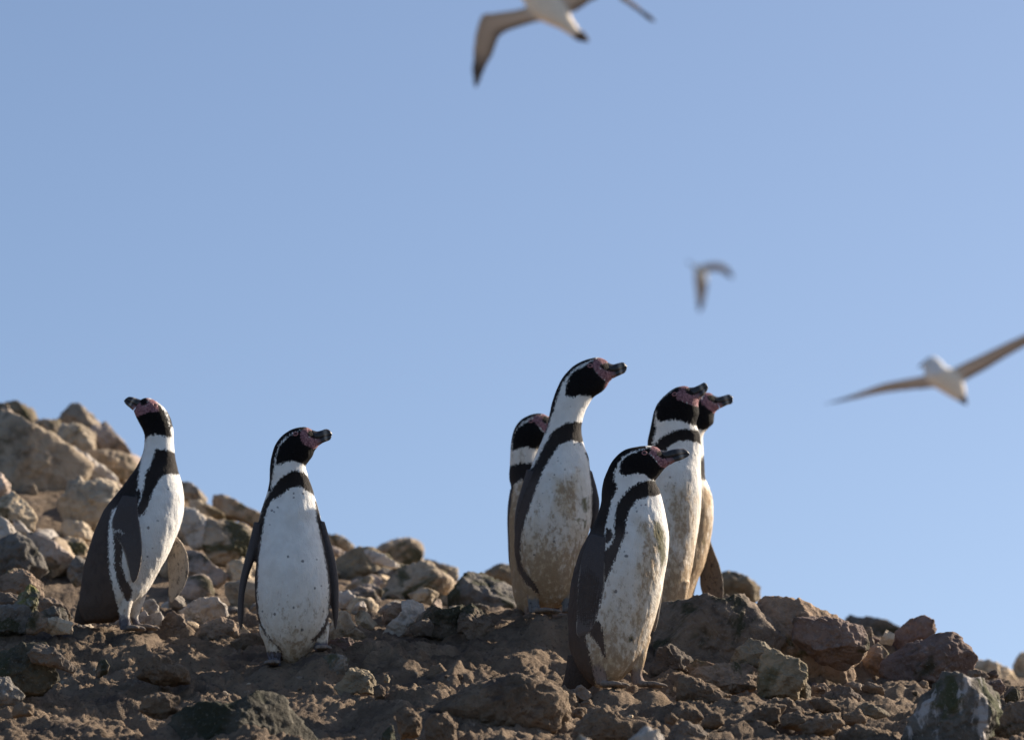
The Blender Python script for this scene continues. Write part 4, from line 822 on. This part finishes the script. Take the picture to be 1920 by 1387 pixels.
    # hindmost left of the group, bill hidden
    penguin(dict(crop=(920, 650, 2.618), Y=12.78, base=(230, 1330, 0), mid=760, eye=(197, 376),
     label='penguin standing half hidden behind the tallest one, its bill out of sight',
     alpha=(75, 0, 8, 11), dirt=(1.3, 500, 850, .4),
     rings=[(180,1330,260,1330,30),(130,1270,330,1270,90),(105,1170,370,1160,130),(95,1050,390,1050,150),(90,950,400,940,155),(88,860,395,850,150),(95,770,375,760,135),(100,700,330,690,110),(93,640,280,640,90),
      (96,580,255,590,78),(97,520,245,530,74),(103,455,250,495,74),(118,400,275,470,74),(150,358,300,450,70),(200,332,315,430,60),(250,328,322,412,46),(290,345,328,405,30)],
     bill=[(286,344,328,406,28),(315,362,345,398,22),(345,360,360,392,17),(370,365,372,385,9)],
     limbs=[(1,[(95,700,135,710,35,0),(84,780,118,780,38,0),(82,870,110,870,36,0),(84,940,107,940,30,0),(86,1000,104,1000,24,0),(89,1050,101,1050,14,0),(94,1088,97,1088,4,0)],2.3),
      (4,[(140,1150,240,1180,55,60),(155,1230,235,1240,38,60),(165,1290,225,1290,24,60),(170,1335,230,1335,20,60)],2),
      (4,[(280,1150,370,1150,55,40),(290,1230,360,1240,38,40),(300,1290,350,1290,24,40),(300,1335,355,1335,20,40)],2),
      (5,[(150,1230,330,1230,50,-110),(180,1290,310,1290,30,-130),(200,1330,280,1330,14,-140)],2.2)],
     feet=[(200,1340,60,-.5,.05),(330,1340,40,-.5,.05)],
     black=[
      [(60,560),(98,500),(104,460),(122,410),(152,370),(200,342),(250,334),(260,300),(60,290)],
      [(112,505),(112,440),(135,402),(170,378),(200,364),(225,348),(225,380),(240,400),(258,420),(280,440),(260,480),(230,502),(180,488),(150,490)],
      [(70,600),(95,585),(150,570),(215,575),(280,600),(270,660),(200,665),(150,650),(118,675),(100,740),(70,800),(60,620)],
      [(235,342),(262,336),(290,345),(290,380),(262,378),(245,360)]],
     spots=[(170,535,3),(130,700,3)],
     pink=[[(205,350),(235,335),(250,345),(255,372),(290,385),(310,400),(280,420),(258,412),(232,385),(212,365)]]))
    # front penguin
    penguin(dict(crop=(1030, 820, 2.775), Y=11.8, base=(340, 1310, 0), mid=560, eye=(493, 92),
     label='front penguin with hunched neck, dark back turned left and bill pointing right',
     alpha=(38, 0, 11, 15), dirt=(1., 380, 1150, .08), band=.66,
     rings=[(250,1300,330,1292,28),(195,1262,410,1228,88),(135,1190,475,1160,125),(106,1090,515,1070,145),(98,980,545,965,158),(98,880,570,870,165),(108,780,592,770,168),(128,680,607,670,165),(160,585,618,575,158),
      (205,500,618,480,146),(243,415,604,400,124),(264,350,590,335,104),(271,290,574,282,90),(280,232,552,236,82),(298,180,552,222,78),(330,118,572,196,74),(385,68,594,168,68),(455,48,610,153,57),(520,42,620,146,44),(560,50,626,142,32),(574,62,628,138,28)],
     bill=[(570,62,630,142,28),(605,70,652,128,24),(645,61,677,120,20),(690,57,702,109,15),(716,67,720,99,9),(729,84,729,90,4)],
     limbs=[
      (1,[(215,500,292,520,24,85,128),(176,600,286,600,20,90,148),(158,700,286,700,17,92,158),(150,800,282,790,14,96,160),(147,900,264,880,12,100,154),(142,980,232,970,10,104,144),(143,1018,206,1012,8,106,134),(155,1037,176,1036,4,110)],2.6),
      (1,[(540,640,600,640,24,-80),(530,760,594,760,22,-90),(525,850,583,850,20,-92),(525,930,570,930,16,-92),(530,990,556,990,8,-92),(540,1012,546,1012,3,-92)],2.3),
      (4,[(185,960,300,1000,60,90),(192,1060,292,1080,52,94),(204,1130,293,1140,42,94),(220,1190,295,1198,30,94),(232,1240,296,1245,24,94),(246,1285,302,1285,20,94)],2),
      (4,[(420,1030,530,1040,60,10),(424,1100,512,1100,52,14),(424,1150,502,1150,38,18),(424,1190,492,1190,27,20),(424,1235,484,1238,23,22),(432,1285,512,1285,20,24)],2),
      (5,[(95,1130,230,1180,66,-10),(86,1200,235,1240,52,-16),(74,1255,225,1290,32,-22),(62,1290,190,1315,16,-26),(56,1302,120,1318,6,-28)],2.2)],
     feet=[(280,1302,96,-.25,.066),(478,1300,30,-.05,.064)],
     black=[
      [(500,56),(470,60),(420,74),(385,93),(360,128),(335,185),(330,225),(350,245),(350,278),(325,330),(310,400),(293,470),(288,540),(285,600),(285,780),(250,900),(240,960),(200,1010),(190,1030),(205,1100),(222,1180),(240,1240),(240,1340),(-40,1340),(-40,600),(150,250),(280,20),(500,10)],
      [(370,182),(372,150),(385,120),(410,100),(450,82),(485,68),(520,56),(540,62),(515,82),(540,102),(560,127),(590,152),(640,156),(620,200),(560,225),(530,214),(500,190),(460,182),(420,190),(395,195)],
      [(545,75),(590,66),(640,80),(640,118),(590,112),(560,97)],
      [(465,236),(520,225),(600,230),(620,290),(550,302),(500,310),(450,330),(420,370),(400,430),(395,500),(370,560),(350,620),(320,690),(295,745),(280,775),(278,600),(320,560),(335,520),(340,460),(345,400),(350,350),(380,310),(410,270)],
      [(205,1010),(235,945),(265,960),(280,1010),(285,1060),(292,1100),(294,1150),(275,1130),(255,1080),(225,1040)],
      [(298,468),(325,480),(330,520),(300,560),(288,540)]],
     spots=[(405,495,6),(400,617,9),(392,592,5),(346,800,9),(322,685,6),(455,385,5),(450,365,4),(478,352,4),(500,350,5),(425,1050,8),(325,680,5)]+ring_spots(5, 330, 560, 500, 1000, 10, 2.8),
     dirtpoly=[([(440,420),(520,420),(600,520),(590,760),(500,1000),(420,1100),(380,1000),(430,760),(460,560)],.85),([(290,1120),(420,1120),(400,1250),(290,1290)],1.)],
     green=[[(540,430),(575,425),(605,520),(608,620),(590,700),(570,640),(555,560),(535,500)],[(415,1035),(432,1035),(432,1065),(415,1065)]],
     pink=[[(528,68),(540,44),(575,52),(580,66),(558,76),(556,96),(592,114),(640,126),(640,145),(600,158),(575,148),(560,128),(543,105),(522,84)]]))
    # the two at the right
    penguin(dict(crop=(1190, 700, 3.081), Y=12.5, base=(210, 1400, 0), mid=800, eye=(228, 132), 
     label='penguin behind the front one with raised bill pointing up to the right and mottled chest',
     alpha=(62, 0, 10, 13), dirt=(1., 450, 1200, .15),
     rings=[(150,1400,270,1400,40),(118,1350,290,1325,100),(90,1240,310,1220,122),(70,1120,335,1110,142),(60,1000,354,990,152),(60,880,373,870,156),(65,780,384,770,156),(75,690,386,680,148),(85,600,383,590,135),
      (85,520,383,520,118),(80,450,385,455,100),(78,395,384,400,90),(88,335,376,345,84),(98,280,356,298,80),(110,225,362,262,78),(132,175,371,235,76),(175,125,370,205,72),(230,84,368,182,62),(280,72,370,165,50),(308,76,373,155,36)],
     bill=[(312,82,372,154,30),(345,78,382,140,24),(375,65,400,124,19),(400,53,418,101,13),(416,60,425,84,7)],
     limbs=[(1,[(75,560,120,575,36,10),(62,650,104,660,40,10),(50,760,92,765,42,8),(44,870,80,875,40,6),(46,960,76,965,32,4),(52,1030,72,1035,20,2),(58,1080,64,1082,6,0)],2.3),
      (4,[(100,1200,210,1230,55,60),(118,1290,200,1300,38,60),(130,1350,190,1350,24,60),(135,1405,195,1405,20,60)],2),
      (4,[(230,1200,320,1200,55,40),(235,1290,300,1300,38,40),(240,1350,290,1350,24,40),(240,1405,295,1405,20,40)],2),
      (5,[(100,1280,280,1280,50,-110),(130,1350,260,1350,30,-130),(150,1400,240,1400,14,-140)],2.2)],
     feet=[(165,1412,60,-.5,.05),(270,1412,40,-.5,.05)],
     black=[
      [(20,430),(104,425),(120,340),(113,272),(120,222),(140,170),(180,120),(225,92),(255,76),(260,30),(40,30)],
      [(132,255),(130,200),(145,165),(180,130),(215,105),(250,80),(272,74),(268,100),(243,115),(252,142),(300,172),(350,186),(400,196),(400,245),(352,298),(300,282),(240,263),(190,265),(150,275)],
      [(282,90),(320,76),(360,80),(375,115),(345,132),(310,122),(288,110)],
      [(110,415),(160,370),(220,340),(290,325),(350,328),(420,360),(420,430),(350,395),(300,385),(250,390),(200,420),(180,445),(100,470)]],
     spots=ring_spots(8, 130, 370, 440, 1150, 34, 2.8)+[(205,600,6),(350,470,5)],
     dirtpoly=[([(180,640),(330,600),(370,760),(330,1000),(240,1000),(190,860)],.85)],
     pink=[[(243,120),(268,84),(290,76),(292,108),(330,134),(385,146),(385,182),(330,176),(280,162),(245,148)]]))
    penguin(dict(crop=(1190, 700, 3.081), Y=12.95, base=(270, 1400, 0), mid=800, eye=(372, 156),
     label='rearmost penguin on the right, bill level to the right and one dark flipper spread behind',
     alpha=(48, 0, 9, 12), dirt=(1.15, 450, 1100, .35),
     rings=[(210,1400,320,1400,40),(180,1350,325,1330,100),(160,1240,350,1220,125),(155,1120,400,1110,145),(158,1010,431,1000,155),(165,900,453,890,155),(175,800,457,790,150),(190,720,449,715,138),(205,650,428,655,122),(213,600,408,605,108),
      (218,540,405,545,95),(222,480,401,480,84),(226,420,396,420,80),(232,350,397,355,76),(240,290,428,314,76),(260,235,455,287,74),(300,170,460,240,72),(350,125,467,222,62),(395,112,476,213,50),(432,112,486,206,38),(450,120,492,202,30)],
     bill=[(448,122,495,202,28),(480,135,516,191,23),(515,128,537,181,18),(545,121,556,177,14),(567,135,567,166,8)],
     limbs=[(6,[(370,900,430,930,16,-40),(395,990,445,985,14,-60),(392,1050,468,1045,12,-70),(382,1110,491,1105,11,-76),(376,1180,508,1175,10,-78),(380,1240,515,1240,9,-78),(400,1290,514,1290,7,-76),(440,1322,512,1322,4,-74)],2.6),
      (1,[(190,640,235,650,36,60),(178,760,220,765,40,66),(176,870,212,875,40,66),(180,960,208,965,32,62),(186,1030,204,1035,20,56),(190,1080,198,1082,6,50)],2.3),
      (4,[(180,1200,290,1230,55,60),(198,1290,280,1300,38,60),(205,1350,260,1350,24,60),(205,1405,260,1405,20,60)],2),
      (4,[(270,1150,380,1150,55,0),(275,1240,350,1240,40,0),(285,1320,335,1320,26,0),(285,1405,335,1405,20,0)],2),
      (5,[(130,1280,280,1290,50,-90),(140,1350,260,1360,30,-110),(150,1400,240,1400,14,-120)],2.2)],
     feet=[(235,1412,60,-.5,.05),(312,1412,0,-.4,.05)],
     black=[
      [(200,430),(240,330),(255,270),(300,190),(350,140),(390,112),(390,60),(180,60)],
      [(300,300),(320,220),(350,180),(375,160),(388,158),(420,190),(450,215),(475,235),(480,300),(400,325)],
      [(408,130),(440,118),(500,128),(515,170),(470,178),(430,160)],
      [(376,520),(400,480),(440,500),(440,600),(402,618),(384,605)],[(60,500),(200,500),(230,700),(200,1000),(190,1240),(60,1240)]],
     spots=ring_spots(9, 380, 450, 640, 1000, 8, 2.6),
     green=[[(392,960),(405,975),(400,1010),(388,1000)]],
     dirtpoly=[([(330,640),(460,640),(460,1000),(300,1300),(300,900)],1.1)],
     pink=[[(385,165),(405,116),(440,106),(458,122),(418,130),(424,154),(465,180),(510,192),(505,212),(465,232),(425,202),(395,180)]]))
# ------------------------------------------------------------------ seabirds in the air
def seabird(crop, Y, body, wings, bill_, label, head_i, col=None):
    ox, oy, s = crop
    def W(z): z = np.asarray(z, float); return P(ox+z[:, 0]/s, oy+z[:, 1]/s, Y-z[:, 2]/s*Y/F)
    VV = []; F4 = []; F3 = []; CC = []
    def add(V, f4, f3, c):
        n0 = sum(map(len, VV)); VV.append(W(V)); F4.extend(tuple(n0+i for i in f) for f in f4); F3.extend(tuple(n0+i for i in f) for f in f3); CC.append(c)
    V, R, th, f4, f3 = loft(body, 60, 36)
    u = np.r_[np.repeat(np.linspace(0, 1, 60), 36), 0, 1]; back = np.r_[np.tile(np.sin(th), 60), 0, 0]
    c = np.tile([.92, .78, .61], (len(u), 1)); k = np.clip((u-head_i)/.08, 0, 1)[:, None]; c = c*(1-k)+np.array([.78, .77, .75])*k
    k = np.clip((.16-u)/.05, 0, 1)[:, None]; c = c*(1-k)+np.array([.10, .07, .05])*k
    k = (np.clip(-back*3-1, 0, 1)*(u < head_i))[:, None]; c = c*(1-k)+np.array([.13, .095, .07])*k
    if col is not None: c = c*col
    add(V, f4, f3, c)
    for wg in wings:
        V, R, th, f4, f3 = loft(wg, 70, 36)
        u = np.r_[np.repeat(np.linspace(0, 1, 70), 36), 0, 1]; tr = np.r_[np.tile((1+np.cos(th))/2, 70), .5, .5]
        c = np.tile([.52, .36, .24], (len(u), 1)); lin = np.exp(-((tr-.45)/.22)**2)*np.clip(1-u*1.5, 0, 1)
        c = c+lin[:, None]*np.array([.26, .20, .15])
        k = np.clip((tr-.72)/.15, 0, 1)[:, None]*.75; c = c*(1-k)+np.array([.055, .042, .032])*k
        k = np.clip((u-.68)/.15, 0, 1)[:, None]*.85; c = c*(1-k)+np.array([.045, .036, .032])*k
        k = np.clip((.12-u)/.08, 0, 1)[:, None]; c = c*(1-k)+np.array([.60, .52, .42])*k
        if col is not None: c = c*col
        add(V, f4, f3, c)
    V = np.vstack(VV); CC = np.vstack(CC); base = V[:60*36].mean(0)
    o = remeshed('body', V-base, F4, F3, .0065, 2); q = verts(o.data); idx, dd = nearest(V-base, q, 2)
    cattr(o.data, 'pc', CC[idx].mean(1)); o.data.materials.append(PLUME)
    root = bpy.data.objects.new('seabird', None); COL.objects.link(root); root.location = base; root.empty_display_size = .2
    o.parent = root; tag(root, label, 'seabird', 'seabirds flying overhead')
    V, R, th, f4, f3 = loft(bill_, 16, 14); b = spiral_mesh('bill', W(V)-base, f4, f3, BILL)
    cattr(b.data, 'pc', np.tile([.12, .12, .13], (len(V), 1))); b.parent = root
def make_seabirds():
    seabird((860, 0, 4.8), 21, [(1166,388,1182,362,8),(1062,368,1132,292,28),(1015,330,1085,265,42),(900,260,1035,190,60),(770,205,990,110,75),(660,130,930,20,85),(590,30,860,-80,85),(530,-60,760,-140,70),(480,-110,650,-200,52),(430,-150,560,-230,46),(385,-195,480,-250,34),(370,-225,425,-262,16)],
      [[(660,50,780,190,26),(540,84,655,214,20),(420,104,548,248,17),(315,118,448,282,15),(214,134,372,330,13),(164,250,338,408,11),(140,368,305,496,9),(130,500,252,590,8),(122,620,214,680,6),(128,720,186,748,5),(142,790,160,796,3)],
       [(760,-60,960,120,26,0,0),(900,-95,1040,115,20,-10,-10),(1010,-125,1130,60,16,-10,-10),(1130,-150,1240,-5,14,0,0),(1260,-160,1350,-60,12,20,20),(1370,-130,1410,-60,14,40,40),(1470,-60,1455,5,14,50,50),(1560,10,1535,55,12,60,60),(1660,90,1632,128,10,70,70),(1740,150,1716,190,7,76,76),(1800,212,1790,222,3,80,80)]],
      [(372,-235,420,-262,14),(330,-262,375,-285,9),(290,-290,296,-296,3)], 'large seabird with cream belly and sharply bent brown wings, cut by the top edge', .72)
    seabird((1270, 470, 2.954), 22, [(1598,858,1612,842,5),(1558,835,1600,800,15),(1495,800,1590,742,30),(1420,752,1562,690,42),(1375,705,1512,650,44),(1366,665,1482,638,36),(1358,635,1470,618,30),(1362,612,1438,592,22),(1378,596,1418,582,12)],
      [[(1430,672,1460,752,14),(1370,690,1400,762,12),(1270,708,1320,768,10),(1150,732,1220,778,9),(1050,766,1110,794,7),(950,803,1000,818,6),(860,832,890,840,4),(800,848,815,850,2)],
       [(1480,672,1560,745,14),(1560,634,1612,712,12),(1660,586,1715,655,10),(1780,528,1830,585,9),(1920,464,1950,518,8),(2050,405,2070,448,6),(2180,350,2185,366,3)]],
      [(1356,616,1366,634,8),(1344,632,1352,644,5),(1334,646,1337,650,2)], 'seabird with white head and long straight wings gliding at the right edge', .66)
    seabird((1270, 470, 2.954), 36, [(158,196,168,190,4),(130,172,165,160,12),(108,132,160,120,20),(92,102,142,90,17),(76,88,102,74,8)],
      [[(92,118,160,150,12),(96,180,166,200,9),(104,240,156,250,7),(110,300,146,302,5),(118,342,126,342,2)],
       [(98,98,125,160,12),(150,75,165,122,9),(210,66,215,112,7),(260,78,250,122,6),(296,112,280,144,4),(313,150,306,156,2)]],
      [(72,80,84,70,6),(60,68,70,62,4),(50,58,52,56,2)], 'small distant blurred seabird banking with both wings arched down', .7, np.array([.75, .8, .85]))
# ------------------------------------------------------------------ build
make_penguins()
make_ground()
make_rocks()
make_seabirds()
# the sea below and behind the island
def sea():
    t = NT('sea_water'); p = t.pos(); t.v(t.b.inputs['Base Color'], t.mix(t.ramp(t.noise(.05, 3, .5, p), .3, .7), (.02, .05, .07), (.03, .07, .09)))
    t.v(t.b.inputs['Roughness'], .12); t.v(t.b.inputs['Normal'], t.bump(t.noise(1.2, 5, .6, p), .2, .6))
    N = 40; g = np.linspace(-2500, 2500, N); A, B = np.meshgrid(g, g)
    o = mesh('sea', np.column_stack([A.ravel(), B.ravel(), np.full(A.size, -1.55)]), grid_faces(N, N), t.m); tag(o, kind='structure')
sea()
